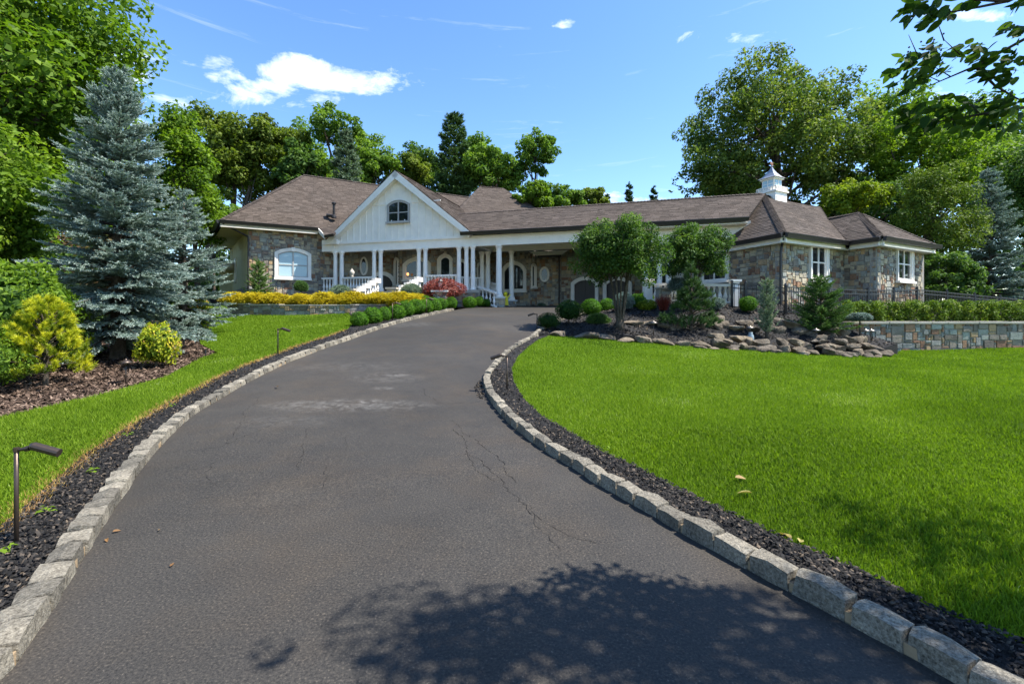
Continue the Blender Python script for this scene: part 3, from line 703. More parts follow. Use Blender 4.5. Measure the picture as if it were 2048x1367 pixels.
def window(f, px0, px1, py0, py1, name='window', rise=.25, trim=.14, cols=2, rows=2, tm='white', pm='glass', fm='white', sill=True, key=False, outl=None, proud=.09, abs_=None, parent=None, label=None):
    """trimmed window standing in a wall; placed by where its opening is seen"""
    if abs_: s, z, w, h = abs_
    else:
        sa, za = f.at(px0, py1); sb, zb = f.at(px1, py0); s, z, w, h = (sa + sb) / 2, za, abs(sb - sa), zb - za
    o = outl(w, h) if outl else arch(w, h, rise * w if rise < 1 else h * .5)
    if np.dot(np.cross(f.e, (0, 0, 1)), f.n) < 0: o = [(-a, b) for a, b in o][::-1]
    mb = MB(); ring(mb, f, s, z, o, grow(o, trim, 0), -.01, proud); ring(mb, f, s, z, grow(o, trim * .75, 0), grow(o, trim * 1.08, 0), -.01, proud + .03)
    t = mb.obj(name, tm, parent or house)
    if label: t['label'] = label
    if outl is None and sill:
        MB().ob(f.p(s, z - trim * .8, .09), f.e * (w / 2 + trim * 1.25), f.n * .11, (0, 0, .05)).obj('sill', tm, t)
    if key:
        MB().ob(f.p(s, z + h + trim * .55, proud * .5 + .03), f.e * .09, f.n * (proud * .5 + .02), (0, 0, trim * .75)).obj('keystone', tm, t)
    fr = MB(); q = [(a, b) for a, b in o]; inn = grow(o, -.03 if outl else -.055, 0); ring(fr, f, s, z, inn, o, -.01, .045)
    xs = [-w / 2 + w * k / cols for k in range(cols + 1)]
    def top(x):
        if outl: return h
        if rise <= 0: return h
        rr = rise * w if rise < 1 else h * .5; R = (w * w / 4 + rr * rr) / (2 * rr); return h - R + math.sqrt(max(R * R - x * x, 0))
    if not outl:
        for x in xs[1:-1]: fr.ob(f.p(s + x, z + top(x) / 2, .02), f.e * .035, f.n * .03, (0, 0, top(x) / 2))
        for k in range(1, rows):
            zz_ = (h - (rise * w if 0 < rise < 1 else 0) * .5) * k / rows; fr.ob(f.p(s, z + zz_, .016), f.e * (w / 2), f.n * .028, (0, 0, .026))
    fr.obj('sash', fm, t)
    if outl or cols * rows == 1:
        MB().add([f.p(s + a, z + b, .012) for a, b in o], [tuple(range(len(o)))]).obj('pane', pm, t)
    else:
        for i in range(cols):
            for k in range(rows):
                a, b = xs[i], xs[i + 1]; zb_ = (h - (rise * w if 0 < rise < 1 else 0) * .5)
                z0_, z1_ = zb_ * k / rows, zb_ * (k + 1) / rows
                if k < rows - 1: pts = [(a, z0_), (b, z0_), (b, z1_), (a, z1_)]
                else: pts = [(a, z0_), (b, z0_)] + [(b + (a - b) * q_ / 5, top(b + (a - b) * q_ / 5)) for q_ in range(6)]
                MB().add([f.p(s + x, z + y, .012) for x, y in pts], [tuple(range(len(pts)))]).obj('pane', pm, t)
    return t, (lambda qs, qz, c=(s, z, w, h): abs(qs - c[0]) < c[2] / 2 + trim * .9 and c[1] - trim * .9 < qz < c[1] + c[3] + trim * .7)

# ---- roofs
def roof(pts, name='roof_slope', expo=.145, tab=.33, seed=0, thick=.1, parent=None, shingle=True):
    """one roof slope: deck slab and rows of overlapping shingles"""
    p = [np.asarray(q, float) for q in pts]
    n = np.zeros(3)
    for i in range(len(p)): n += np.cross(p[i], p[(i + 1) % len(p)])
    if n[2] < 0: p = p[::-1]; n = -n
    n = nrm(n); h = nrm(np.cross((0, 0, 1), n)); u = np.cross(n, h)
    o = MB().prism([q - n * thick for q in p], n * (thick - .012)).obj(name, 'roof_base', parent or house)
    if not shingle: return o
    c = p[0]; q2 = [(float(np.dot(q - c, h)), float(np.dot(q - c, u))) for q in p]; w0 = float(np.mean([np.dot(q - c, n) for q in p]))
    u0, u1 = min(q[1] for q in q2), max(q[1] for q in q2); r = random.Random(seed); row = 0; y = u0
    while y < u1 - .02:
        ym = y + expo * .5; xs = []
        for i in range(len(q2)):
            (xa, ya), (xb, yb) = q2[i], q2[(i + 1) % len(q2)]
            if (ya > ym) != (yb > ym): xs.append(xa + (ym - ya) / (yb - ya) * (xb - xa))
        xs.sort()
        for a, b in zip(xs[::2], xs[1::2]):
            x = a - r.uniform(0, tab)
            while x < b:
                w = tab * r.uniform(.6, 1.3); xa, xb = max(a, x), min(b, x + w); x += w
                if xb - xa < .03: continue
                lift = r.uniform(.012, .024); top = min(y + expo + .01, u1)
                g = lambda xx, yy, zz_: c + h * xx + u * yy + n * (zz_ + w0)
                V = [g(xa + .004, y, lift), g(xb - .004, y, lift), g(xb - .004, top, .005), g(xa + .004, top, .005), g(xa + .004, y, -.01), g(xb - .004, y, -.01)]
                SH.append((cam_px(V[0], (xb - xa) * expo * abs(float(np.dot(n, nrm(V[0] - (0, 0, 1.5)))))), o, V, min(1, max(0, r.gauss(.5, .22)))))
        y += expo; row += 1
    return o
def caps(path, seed=0, wid=.15, step=.17):
    """overlapping cap shingles along a ridge or hip"""
    r = random.Random(seed); p = resample(np.array(path, float), step); mb = MB()
    for a, b in zip(p[:-1], p[1:]):
        d = nrm(b - a); sx = nrm(np.cross(d, (0, 0, 1))); uz = np.cross(sx, d); mb.cur = r.random(); a2 = a - d * .02
        mb.add([a2 - sx * wid - uz * .06 + uz * .035, a2 + uz * .055, a2 + sx * wid - uz * .06 + uz * .035, b - sx * wid - uz * .055, b + uz * .03, b + sx * wid - uz * .055], [(0, 1, 4, 3), (1, 2, 5, 4), (0, 3, 5, 2)])
    mb.obj('ridge_cap', 'hip_cap', house)
def gutter(path, hgt=.17, dep=.13, name='gutter'):
    mb = MB(); p = [np.asarray(q, float) for q in path]
    for a, b in zip(p[:-1], p[1:]):
        d = nrm(b - a); sx = np.array([d[1], -d[0], 0.])
        if np.dot(sx, -np.array([a[0], a[1], 0])) < 0: sx = -sx
        A, B = a + sx * dep * .4, b + sx * dep * .4; k = lambda q, o_, z_: q + sx * o_ + np.array((0, 0, z_))
        prof = [(-.02, -hgt), (dep * .6, -hgt), (dep * .85, -hgt * .35), (dep, -.0), (dep - .02, .012), (-.02, .012)]
        mb.prism([k(A, o_, z_) for o_, z_ in prof], B - A)
    return mb.obj(name, 'gutter', house)
def fascia(path, h, m_='white', drop=.17, inset=.02, name='fascia', t=.05):
    mb = MB(); p = [np.asarray(q, float) for q in path]
    for a, b in zip(p[:-1], p[1:]):
        d = nrm(b - a); sx = np.array([d[1], -d[0], 0.])
        if np.dot(sx, -np.array([a[0], a[1], 0])) < 0: sx = -sx
        mb.ob((a + b) / 2 - sx * (inset + t / 2) - np.array((0, 0, drop * .2 + h / 2)), (b - a) / 2, sx * t / 2, (0, 0, h / 2))
    return mb.obj(name, m_, house)
def flat(pts, m_, name, t=.03):
    return MB().prism(pts, (0, 0, t)).obj(name, m_, house)

d2 = np.array((.879, .477, 0)); n2 = np.array((-.477, .879, 0)); d3 = np.array((.9595, -.2817, 0)); n3 = np.array((.2817, .9595, 0)); Z1 = np.array((0, 0, 1.))

# ===== right corner wing
ZE = 4.6
A, B, Cc, D = (v3(P(x, y, 0), 0) for x, y in ((0, 0),) * 4)
def eave_pt(px, py, z=ZE): Y = (z - CZ) * FP / (HY - py); return v3(P(px, py, Y))
A, B, Cc, D = eave_pt(1568, 466), eave_pt(1695.5, 483.4), eave_pt(1764, 473.5), eave_pt(1876, 491.5)
dl = np.array((-.32, .947, 0)); nl = np.array((.947, .32, 0))
K = v3(P(1528, 390, 22.6)); Mr = v3(P(1640, 416, 25.0)); Nn = v3(P(1718, 425.5, 21.62)); Pp = v3(P(1655, 437, 22.87))
D2, D3 = D - n2 * 0 + n2 * 6, Mr + d2 * 3.2 - n2 * 0
Lr = A + dl * 6.2; K2 = K + dl * 4.2; MrB = Mr + n2 * 3.6 + d2 * 3.4 - Z1 * 2.75
roof([A, B, Pp, Mr, K], seed=1)
roof([Lr, A, K, K2], seed=2)
roof([Cc, D, Nn], seed=3)
roof([B, Cc, Nn, Pp], seed=4)
roof([D, D2, Mr + d2 * .2 + n2 * .2, Pp, Nn], seed=5, shingle=False)
roof([K, Mr, MrB, K + n2 * 5 - Z1 * 2.75], seed=6, shingle=False)
caps([A + Z1 * .02, K], 1); caps([Cc + Z1 * .02, Nn], 2); caps([D, Nn], 3); caps([Nn, Pp], 4); caps([K, Mr], 5, .12)
gutter([Lr, A, B, Cc, D, D2]); fascia([Lr + Z1 * 0, A, B, Cc, D], .28, 'white', inset=.10, drop=.28)
a1, b1, c1, e1 = A + .45 * n2 + .45 * nl, B + .45 * n2 + .45 * nl, Cc + .45 * n2 + .45 * nl, D + .45 * n2 - .3 * nl
flat([q - Z1 * .34 for q in (Lr + nl * .05, A + (n2 + nl) * .08, B + (n2 + nl) * .08, Cc + (n2 + nl) * .08, D + n2 * .08, D2, K + n2 * 2)], 'white', 'soffit')
f_al, f_ab, f_bc, f_cd = Face(a1, a1 + dl * 6.5), Face(a1, b1), Face(b1, c1), Face(c1, e1)
f_de = Face(e1, e1 + n2 * 6)
zt, zb = 4.27, 1.45
wAB = wall_part('stone_wall', f_ab, 0, f_ab.L, zb, zt); wBC = wall_part('stone_wall', f_bc, 0, f_bc.L, zb, zt); wCD = wall_part('stone_wall', f_cd, 0, f_cd.L, zb, zt)
wAL = wall_part('stone_wall', f_al, 0, f_al.L, zb, zt); wDE = wall_part('stone_wall', f_de, 0, f_de.L, zb, zt)
_, h1 = window(f_ab, 1621, 1649, 495, 556, rise=0, key=False, trim=.15, label='white window left of the inner corner')
_, h2 = window(f_cd, 1793, 1819, 500, 558, rise=0, key=False, trim=.15, label='white window nearest the right end')
_, h3 = window(f_al, 1407, 1453, 505, 562, rise=0, key=False, trim=.15, rows=2, label='white window beside the terrace')
stones(wAB, f_ab, .02, f_ab.L - .02, zb, zt, [h1], seed=1); stones(wBC, f_bc, .03, f_bc.L - .02, zb, zt, seed=2); stones(wCD, f_cd, .02, f_cd.L - .02, zb, zt, [h2], seed=3)
stones(wAL, f_al, .03, 4.2, zb, zt, [h3], seed=4); stones(wDE, f_de, .03, 2.0, zb, zt, seed=5)
# downpipe at the wing's corner
q = v3(P(1562, 470, a1[1] - .12)); MB().tube([A + (n2 + nl) * .1 - Z1 * .2, a1 - (n2 + nl) * .1 - Z1 * .45, (a1[0] - .08, a1[1] - .1, 3.9), (a1[0] - .08, a1[1] - .1, 1.6)], .05, 8).obj('downpipe', 'gutter', house)

# ===== covered walk roof between porch and corner wing
g0 = np.array((-6.48, 25.2, 0.))                     # foot of the gable's middle
def gp(t, back_=0.0, z=0.0): return g0 + d3 * t + n3 * back_ + Z1 * z
ZG, ZP = 5.72, 9.38
E0, E1 = gp(4.28, 0, ZG), gp(17.69, 0, ZG)
R0 = v3(P(905, 429, 27.3)); R1 = K + Z1 * .06 - dl * .1
wr = roof([E0, E1, R1, R0], seed=7)
bk = n3 * 2.7 - Z1 * 1.75
roof([R0, R1, R1 + bk, R0 + bk], seed=8, shingle=False)
caps([R0, R1], 6); gutter([gp(3.95, -.02, ZG + .02), E1], .17)
fb = Face(gp(-4.45, .30), gp(12.0, .30))
MB().ob((gp(-4.45, .45) + gp(12.0, .45)) / 2 + Z1 * 5.30, (gp(12.0) - gp(-4.45)) / 2, n3 * .15, (0, 0, .27)).obj('front_beam', 'white', house)
MB().ob((gp(-4.5, .26) + gp(12.1, .26)) / 2 + Z1 * 5.53, (gp(12.1) - gp(-4.5)) / 2, n3 * .045, (0, 0, .05)).obj('beam_moulding', 'white', house)
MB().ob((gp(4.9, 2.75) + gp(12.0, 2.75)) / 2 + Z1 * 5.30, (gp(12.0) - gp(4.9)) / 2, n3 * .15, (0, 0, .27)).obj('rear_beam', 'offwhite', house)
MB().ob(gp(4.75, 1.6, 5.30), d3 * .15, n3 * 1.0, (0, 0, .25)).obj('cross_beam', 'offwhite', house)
flat([gp(-4.4, .6, 5.36), gp(12, .6, 5.36), gp(12, 5.3, 5.36), gp(-4.4, 5.3, 5.36)], 'ceiling', 'porch_ceiling')
# upper wall that shows between the long eave and the wing's left slope
fu = Face(gp(10.5, .55), gp(17.9, .55)); MB().ob(fu.p(fu.L / 2, 5.2, -.1), fu.e * fu.L / 2, fu.n * .1, (0, 0, .48)).obj('stucco_wall', 'offwhite', house)
fascia([gp(10.5, .1, ZG - .02), E1], .16, 'white', inset=.12, drop=.5, name='fascia')
MB().ob((gp(10.5, .28) + gp(17.7, .28)) / 2 + Z1 * 5.5, d3 * 3.6, n3 * .27, (0, 0, .02)).obj('soffit', 'white', house)
# cupola
cd_, cn = d2, n2; ck = v3(P(1543.5, 400, 23.2)); cb = ck.copy(); cb[2] = 6.55
cup = MB().ob(cb + Z1 * .35, cd_ * .58, cn * .58, (0, 0, .72)).obj('cupola', 'white', house)
up_ = lambda z, r_, hz, nm, m_: MB().ob(cb + Z1 * z, cd_ * r_, cn * r_, (0, 0, hz)).obj(nm, m_, cup)
up_(1.10, .66, .045, 'cornice', 'white')
for sgn, (ax, bx) in ((-1, (cd_, cn)), (1, (cd_, cn)), (-1, (cn, cd_)), (1, (cn, cd_))):
    c = cb + bx * sgn * .60
    mb = MB().ob(c + Z1 * 1.38, ax * .62, bx * .02, (0, 0, .022))
    for k in range(9): mb.ob(c + ax * (-.6 + .15 * k) + Z1 * 1.25, ax * .022, bx * .022, (0, 0, .12))
    mb.obj('balustrade', 'white', cup)
    for k in (-.27, .27):
        MB().ob(cb + bx * sgn * .585 + ax * k + Z1 * .55, ax * .21, bx * .012, (0, 0, .27)).obj('panel', 'glass_pale' if False else 'white', cup)
        MB().ob(cb + bx * sgn * .385 + ax * k * .62 + Z1 * 1.62, ax * .14, bx * .02, (0, 0, .22)).obj('pane', 'glass_pale', cup)
    w_ = MB(); w_.ob(cb + bx * sgn * .39 + Z1 * 1.62, ax * .022, bx * .03, (0, 0, .24)); w_.ob(cb + bx * sgn * .39 + Z1 * 1.62, ax * .34, bx * .026, (0, 0, .016)); w_.obj('muntin', 'white', cup)
up_(1.54, .38, .40, 'lantern', 'white'); up_(1.95, .47, .05, 'lantern_cornice', 'white')
mb = MB(); sq = [(-1, -1), (1, -1), (1, 1), (-1, 1)]; lev = [(.56, 1.98), (.40, 2.10), (.22, 2.33), (.10, 2.55), (.03, 2.74)]
V = [cb + cd_ * a * r_ + cn * b * r_ + Z1 * z for r_, z in lev for a, b in sq]
mb.add(V, [(4 * i + k, 4 * i + (k + 1) % 4, 4 * i + 4 + (k + 1) % 4, 4 * i + 4 + k) for i in range(4) for k in range(4)] + [(3, 2, 1, 0), (16, 17, 18, 19)]); mb.obj('cap_roof', 'lead', cup)
wv = MB().tube([cb + Z1 * 2.7, cb + Z1 * 3.0], .015, 6).lathe([(.01, 0), (.05, .05), (.01, .1)], 8, cb + Z1 * 2.78).ob(cb + Z1 * 2.93, cd_ * .17, cn * .008, (0, 0, .012))
wv.prism([cb + cd_ * x + Z1 * z for x, z in ((-.10, 2.95), (.10, 2.96), (.16, 3.06), (.07, 3.03), (.03, 3.0), (-.06, 3.08), (-.14, 3.06))], cn * .012).obj('weathervane', 'copper', cup)

cT = Matrix.Translation((float(cb[0]), float(cb[1]), 7.2)); cS = cT @ Matrix.Diagonal((.83, .83, .82, 1)) @ cT.inverted()
for o in [cup] + list(cup.children): o.data.transform(cS)

# ===== gabled porch
tG = 4.55
gl, gr, gpk = gp(-tG, 0, ZG - .02), gp(tG, 0, ZG - .02), gp(0, 0, ZP)
fg = Face(gp(-tG, .35), gp(tG, .35)); fs = 1 if np.dot(fg.e, d3) > 0 else -1
gw = MB().prism([gp(-4.4, .35, 5.1), gp(4.4, .35, 5.1), gp(4.4, .35, 5.85), gp(0, .35, ZP - .12), gp(-4.4, .35, 5.85)], n3 * .2).obj('gable_wall', 'white', house)
for k in range(-10, 11):
    t = k * .415
    if k in (0,): zt_ = 6.75
    else: zt_ = 5.66 + (ZP - 5.95) * (1 - abs(t) / 4.4)
    z0_ = 5.60
    if abs(t) < .75 and k != 0:
        MB().ob(gp(t, .335, (z0_ + 6.7) / 2), d3 * .028, n3 * .022, (0, 0, (6.7 - z0_) / 2)).obj('batten', 'white', gw); z0_ = 8.25
        if zt_ < z0_: continue
    MB().ob(gp(t, .335, (z0_ + zt_) / 2), d3 * .028, n3 * .022, (0, 0, (zt_ - z0_) / 2)).obj('batten', 'white', gw)
for t0, t1, z in ((-2.6, -.75, 7.62), (.75, 2.6, 7.62)):
    MB().ob(gp((t0 + t1) / 2, .332, z), d3 * (t1 - t0) / 2, n3 * .026, (0, 0, .03)).obj('batten', 'white', gw)
MB().ob((gp(-4.4, .31) + gp(4.4, .31)) / 2 + Z1 * 5.53, d3 * 4.4, n3 * .04, (0, 0, .09)).obj('band_board', 'white', gw)
window(fg, 777, 818, 401, 445, rise=.17, trim=.06, cols=2, rows=2, tm='frame_grey', fm='frame_grey', sill=True, proud=.05, label='arched grey window high in the gable')
def rake(a, b, sgn):
    mb = MB(); d = nrm(b - a); uz = nrm(np.cross(d, n3)); uz = uz if uz[2] > 0 else -uz
    mb.prism([a - uz * .30 + n3 * -.02, a - uz * .02 + n3 * -.02, b - uz * .02 - n3 * .02, b - uz * .36 - n3 * .02], n3 * .06); mb.prism([a - uz * .30 + n3 * .02, a - uz * .26 + n3 * .02, b - uz * .30 + n3 * .02, b - uz * .36 + n3 * .02], n3 * .36)
    mb.obj('rake_board', 'white', house)
rake(gl, gpk, -1); rake(gr, gpk, 1)
gb = gp(0, 9.6, ZP); 
roof([gr + Z1 * .02, gpk + Z1 * .02, gb, gp(tG, 9.0, ZG)], seed=9)
roof([gl + Z1 * .02, gpk + Z1 * .02, gb, gp(-tG, 9.0, ZG)], seed=10)
caps([gpk, gb], 7, .12)
# boxed return at the gable's left foot
MB().ob(gp(-4.55, .55, 5.38), d3 * .42, n3 * .35, (0, 0, .30)).obj('eave_return', 'white', house)
MB().ob(gp(-4.3, .2, 5.60), d3 * .5, n3 * .2, (0, 0, .13)).obj('eave_return', 'white', house)

# ===== left wing
Cw = v3(P(440, 440, 24.35)); Ce = Cw + d2 * 4.85; Rw = v3(P(607, 350, 30.28)); T = v3(P(953, 396.5, 36.2)); dL = np.array((-.60, .80, 0))
main = roof([Cw, Cw + d2 * 16.5, T + d2 * 1.0 - Z1 * 0, Rw], seed=11)
Cb = Cw + dL * 10
roof([Cw, Rw, Rw + dL * 8, Cb], seed=12, shingle=False)
roof([Rw, T, T + n2 * 4 - Z1 * 3.9, Rw + n2 * 4 - Z1 * 3.9], seed=13, shingle=False)
caps([Cw, Rw], 8); caps([Rw, T], 9, .12)
gutter([Cb, Cw, Ce], .17); fascia([Cw, Ce], .27, 'white', inset=.1, drop=.28)
fl1, fl2 = v3(P(650, 471, 25.85)), v3(P(669, 468, 25.9))
roof([Ce + n2 * .05, fl1, fl2, Ce + d2 * 1.35 + n2 * .9 + Z1 * .72], seed=14)
MB().beam(Ce - Z1 * .1, fl1 - Z1 * .1, .05, .2).obj('rake_board', 'white', house); gutter([fl1, fl2], .14)
wl0 = v3(P(497, 500, 25.5), 0); f_w = Face(wl0, wl0 + d2 * 7.6); f_ws = Face(wl0, wl0 + dL * 10)
flat([q - Z1 * .3 for q in (Cw + (d2 + n2) * .1, Ce + n2 * .1, Ce + n2 * .9, wl0 + Z1 * 6.45 + n2 * .2 + d2 * .2, wl0 + dL * 10 + Z1 * 6.45, Cb + d2 * .1)], 'cream', 'soffit')
wW = wall_part('stone_wall', f_w, 0, 7.6, 1.9, 6.2); wS = wall_part('stucco_wall', f_ws, .02, 10, 1.9, 6.16, 'cream')
wt, h4 = window(f_w, 556, 616, 504, 553, rise=.14, trim=.16, cols=2, rows=2, pm='glass_pale', fm='frame_grey', key=True, label='wide arched window with pale blinds on the left wing')
MB().ob(f_ws.p(6.2, 4.3, .03), f_ws.e * .5, f_ws.n * .04, (0, 0, .8)).obj('side_window', 'offwhite', house)
_, h5 = window(f_w, 721.5, 733, 516.5, 548, outl=oval, trim=.065, name='oval_window', label='narrow oval window under the porch')
stones(wW, f_w, .02, 6.0, 1.95, 6.18, [h4, h5], seed=6)
MB().tube([Cw + (d2 + n2) * .12 - Z1 * .15, wl0 + Z1 * 5.75 + f_w.n * .06 - d2 * .02, wl0 + Z1 * 5.3 + f_w.n * .07, wl0 + Z1 * 2.2 + f_w.n * .07], .05, 8).obj('downpipe', 'gutter', house)
MB().ob(f_ws.p(3.5, 2.45, .06), f_ws.e * 3.4, f_ws.n * .06, (0, 0, .5)).obj('stone_base', 'mortar', house)
# roof vent pipe
vp = v3(P(668, 432, 27.6)); vt = MB().lathe([(.16, -.12), (.15, 0), (.08, .06), (.08, .28)], 10, vp).tube([vp + Z1 * .2, vp + Z1 * .72], .075, 10).lathe([(.10, 0), (.14, .03), (.14, .10), (.05, .15)], 10, vp + Z1 * .7).tube([vp + (-.05, 0, .02), vp + (-.42, -.05, .03)], [.10, .12], 8)
vt.obj('vent_pipe', 'gutter', house)
# balcony at the far left side
bc = v3(P(441, 510, 31)); mb = MB().ob(bc + Z1 * .45, (.8, 0, 0), (0, .02, 0), (0, 0, .025)).ob(bc - Z1 * .4, (.8, 0, 0), (0, .02, 0), (0, 0, .025))
for k in range(14): mb.ob(bc + np.array((-.78 + .12 * k, 0, .02)), (.012, 0, 0), (0, .012, 0), (0, 0, .43))
mb.obj('balcony_railing', 'iron', house); MB().ob(bc - Z1 * .75, (1.0, 0, 0), (0, .9, 0), (0, 0, .22)).obj('balcony_floor', 'offwhite', house); MB().ob(bc + np.array((.1, 1.2, -1.6)), (.8, 0, 0), (0, .2, 0), (0, 0, .8)).obj('balcony_wall', 'cream', house)
MB().ob(bc + np.array((-.75, .3, .2)), (.06, 0, 0), (0, .06, 0), (0, 0, 1.0)).obj('balcony_post', 'gutter', house)

# ===== taller hip roof behind
bh = [v3(P(961, 373, 38)), v3(P(1006, 377, 38.6)), v3(P(1092, 430, 35.2)), v3(P(905, 430, 32.5)), v3(P(930, 405, 41))]
roof([bh[0], bh[1], bh[2], bh[3]], seed=15); roof([bh[0], bh[3], bh[4]], seed=16); caps([bh[0], bh[3]], 10); caps([bh[1], bh[2]], 11); caps([bh[0], bh[1]], 12)
roof([bh[1], bh[2], v3(P(1060, 425, 44)), v3(P(1000, 380, 43))], seed=17, shingle=False)

# ===== walls seen under the porch and through the covered walk
FL = 2.70
def ground_pt(px, Y): return np.array((U(px) * Y, Y, 0.))
pl = [ground_pt(x, Y) for x, Y in ((741, 28.7), (789, 29.2), (799, 28.3), (913, 27.0), (950, 28.2), (978, 29.6))]
W_ = []
for k, (a, b) in enumerate(zip(pl[:-1], pl[1:])):
    f = Face(a, b); W_.append((f, wall_part('stone_wall', f, 0, f.L, 1.9, 5.4)))
# front door: dark arched double door in a white surround
f, w = W_[0]; dr, hd = window(f, 744, 785, 551, 588, name='front_door', rise=.45, trim=.22, cols=2, rows=1, pm='door_wood', fm='door_wood', sill=False, proud=.14, label='dark arched front door behind the porch columns')
stones(w, f, .02, f.L - .02, FL, 5.35, [hd], seed=21)
f, w = W_[1]; _, hd = window(f, 791.5, 797, 517, 570, rise=.45, trim=.10, cols=1, rows=1, label='tall slim window beside the front door'); stones(w, f, .02, f.L - .02, FL, 5.35, [hd], seed=22)
f, w = W_[2]; _, ha = window(f, 812, 858, 519, 557, rise=.20, trim=.16, cols=2, rows=1, key=True, tm='offwhite', label='wide arched window under the porch'); _, hb = window(f, 881, 901, 513, 551, rise=.30, trim=.16, cols=1, rows=1, key=True, tm='offwhite', label='narrow arched window under the porch')
stones(w, f, .02, f.L - .02, FL, 5.35, [ha, hb], seed=23)
s_, z_ = f.at(820, 549); MB().lathe([(.03, -.08), (.07, -.03), (.07, .06), (.02, .1)], 8, f.p(s_, z_, .25)).obj('porch_lamp', 'lamp_glow', house)
f, w = W_[3]; _, hd = window(f, 917, 929, 523, 580, rise=.45, trim=.12, cols=1, rows=1, label='slim arched window near the walk'); stones(w, f, .02, f.L - .02, FL, 5.35, [hd], seed=24)
f, w = W_[4]; _, hd = window(f, 955, 966, 529, 585, rise=.45, trim=.12, cols=1, rows=1, name='side_door', pm='door_wood', fm='door_wood', sill=False, label='slim arched dark door behind the walk columns'); stones(w, f, .02, f.L - .02, FL, 5.35, [hd], seed=25)
pr = [ground_pt(x, Y) for x, Y in ((976, 30.5), (1000, 29.3), (1060, 28.3), (1073, 28.9), (1122, 28.6), (1330, 26.3))]
Wr = []
for k, (a, b) in enumerate(zip(pr[:-1], pr[1:])):
    f = Face(a, b); Wr.append((f, wall_part('stone_wall', f, 0, f.L, 1.6, 6.3 if k < 4 else 5.6)))
f, w = Wr[0]; stones(w, f, .02, f.L - .02, 1.85, 6.0, seed=31)
f, w = Wr[1]; _, hd = window(f, 1008, 1048, 527, 580, rise=.32, trim=.17, cols=2, rows=1, key=True, label='large arched window seen through the covered walk'); stones(w, f, .02, f.L - .02, 1.85, 6.2, [hd], seed=32)
f, w = Wr[2]; _, hd = window(f, 1063, 1068.5, 531, 573, rise=.45, trim=.10, cols=1, rows=1, label='very slim window beside the oval one'); stones(w, f, .02, f.L - .02, 1.85, 6.2, [hd], seed=33)
f, w = Wr[3]; _, hd = window(f, 1082, 1096, 536, 561, outl=oval, trim=.085, name='oval_window', label='oval window left of the garage doors'); stones(w, f, .02, f.L - .02, 1.85, 6.2, [hd], seed=34)
f, w = Wr[4]; hs = []
for x0, x1, lb in ((1150, 1191, 'left arched garage door'), (1214, 1257, 'right arched garage door')):
    _, hd = window(f, x0, x1, 560, 614, name='garage_door', rise=.20, trim=.20, cols=2, rows=3, pm='garage', fm='garage', sill=False, proud=.2, label=lb); hs.append(hd)
stones(w, f, .02, f.L - .02, 1.7, 5.55, hs, seed=35)
f, w = Wr[3]; MB().tube([f.p(f.L - .1, 5.3, .15), f.p(f.L - .1, 2.0, .12)], .05, 8).obj('downpipe', 'gutter', house)
gf = Wr[4][0]
# low roof over the garage wing and a little eave at its left end
roof([gf.p(-.3, 5.5, .5), gf.p(gf.L, 5.5, .5), gf.p(gf.L, 7.0, -2.2), gf.p(-.3, 7.0, -2.2)], seed=18)
pq = [v3(P(x, y, 27.8)) for x, y in ((1058, 503), (1075, 512), (1122, 510), (1137, 500))]; MB().prism(pq, (0, .5, .06)).obj('eave', 'white', house); gutter([pq[1], pq[2]], .1, .1)
roof([np.array((q_[0], q_[1] + .2, q_[2] + .08)) for q_ in (pq[1], pq[2])] + [v3(P(1125, 490, 29)), v3(P(1078, 490, 29))], seed=19)
# glazed doors and white posts by the terrace
ft = Face(ground_pt(1285, 22.8), ground_pt(1400, 22.3)); tw = wall_part('terrace_wall', ft, 0, ft.L, 1.7, 5.2, 'offwhite')
for x in (1290, 1318, 1336): s_, z_ = ft.at(x, 560); MB().tube([ft.p(s_, 1.9, .12), ft.p(s_, 5.0, .12)], .13, 10).obj('post', 'white', house)
for x0, x1 in ((1294, 1314), (1322, 1360), (1362, 1396)):
    (sa, za), (sb, zb_) = ft.at(x0, 604), ft.at(x1, 520); MB().ob(ft.p((sa + sb) / 2, (za + zb_) / 2, .02), ft.e * abs(sb - sa) / 2, ft.n * .02, (0, 0, (zb_ - za) / 2)).obj('glass_door', 'glass', house)

# porch floor, plinth walls, columns, balustrades, stair
flat([gp(-4.6, .05, FL - .15), gp(4.9, .05, FL - .15), gp(4.9, 3.6, FL - .15), gp(-4.6, 3.6, FL - .15)], 'tan_stone', 'porch_floor', .15)
fp_ = Face(gp(-4.6, .1), gp(4.9, .1)); wp_ = wall_part('stone_plinth', fp_, 0, fp_.L, 1.6, FL - .15); stones(wp_, fp_, .02, fp_.L, 1.7, FL - .17, seed=41)
def column(px, pb, back_, z1=5.06, r=.125, zbase=None, name='column'):
    u_ = U(px); o = gp(0, back_); k = (o[0] - u_ * o[1]) / (u_ * d3[1] - d3[0]); c = o + d3 * k
    z0 = CZ + (HY - pb) / FP * c[1] if zbase is None else zbase; H = z1 - z0
    prof = [(r * 1.55, 0), (r * 1.55, .07), (r * 1.3, .10), (r * 1.35, .16), (r * 1.08, .20), (r, .26), (r * .98, H * .4), (r * .86, H - .24), (r * .98, H - .22), (r * .9, H - .18), (r * 1.15, H - .12), (r * 1.3, H - .08), (r * 1.3, H)]
    MB().lathe(prof, 14, (c[0], c[1], z0)).obj(name, 'white', house, smooth=False); return c, z0
cols = [column(x, 0, .3, zbase=FL) for x in (671, 683.5, 748.5, 761.5, 838, 851, 918)] + [column(x, 0, .3, zbase=FL - .1) for x in (933, 946)]
c1_, z1_ = column(998, 594, .45, r=.16); c2_, z2_ = column(1023, 600, 2.75, r=.14)
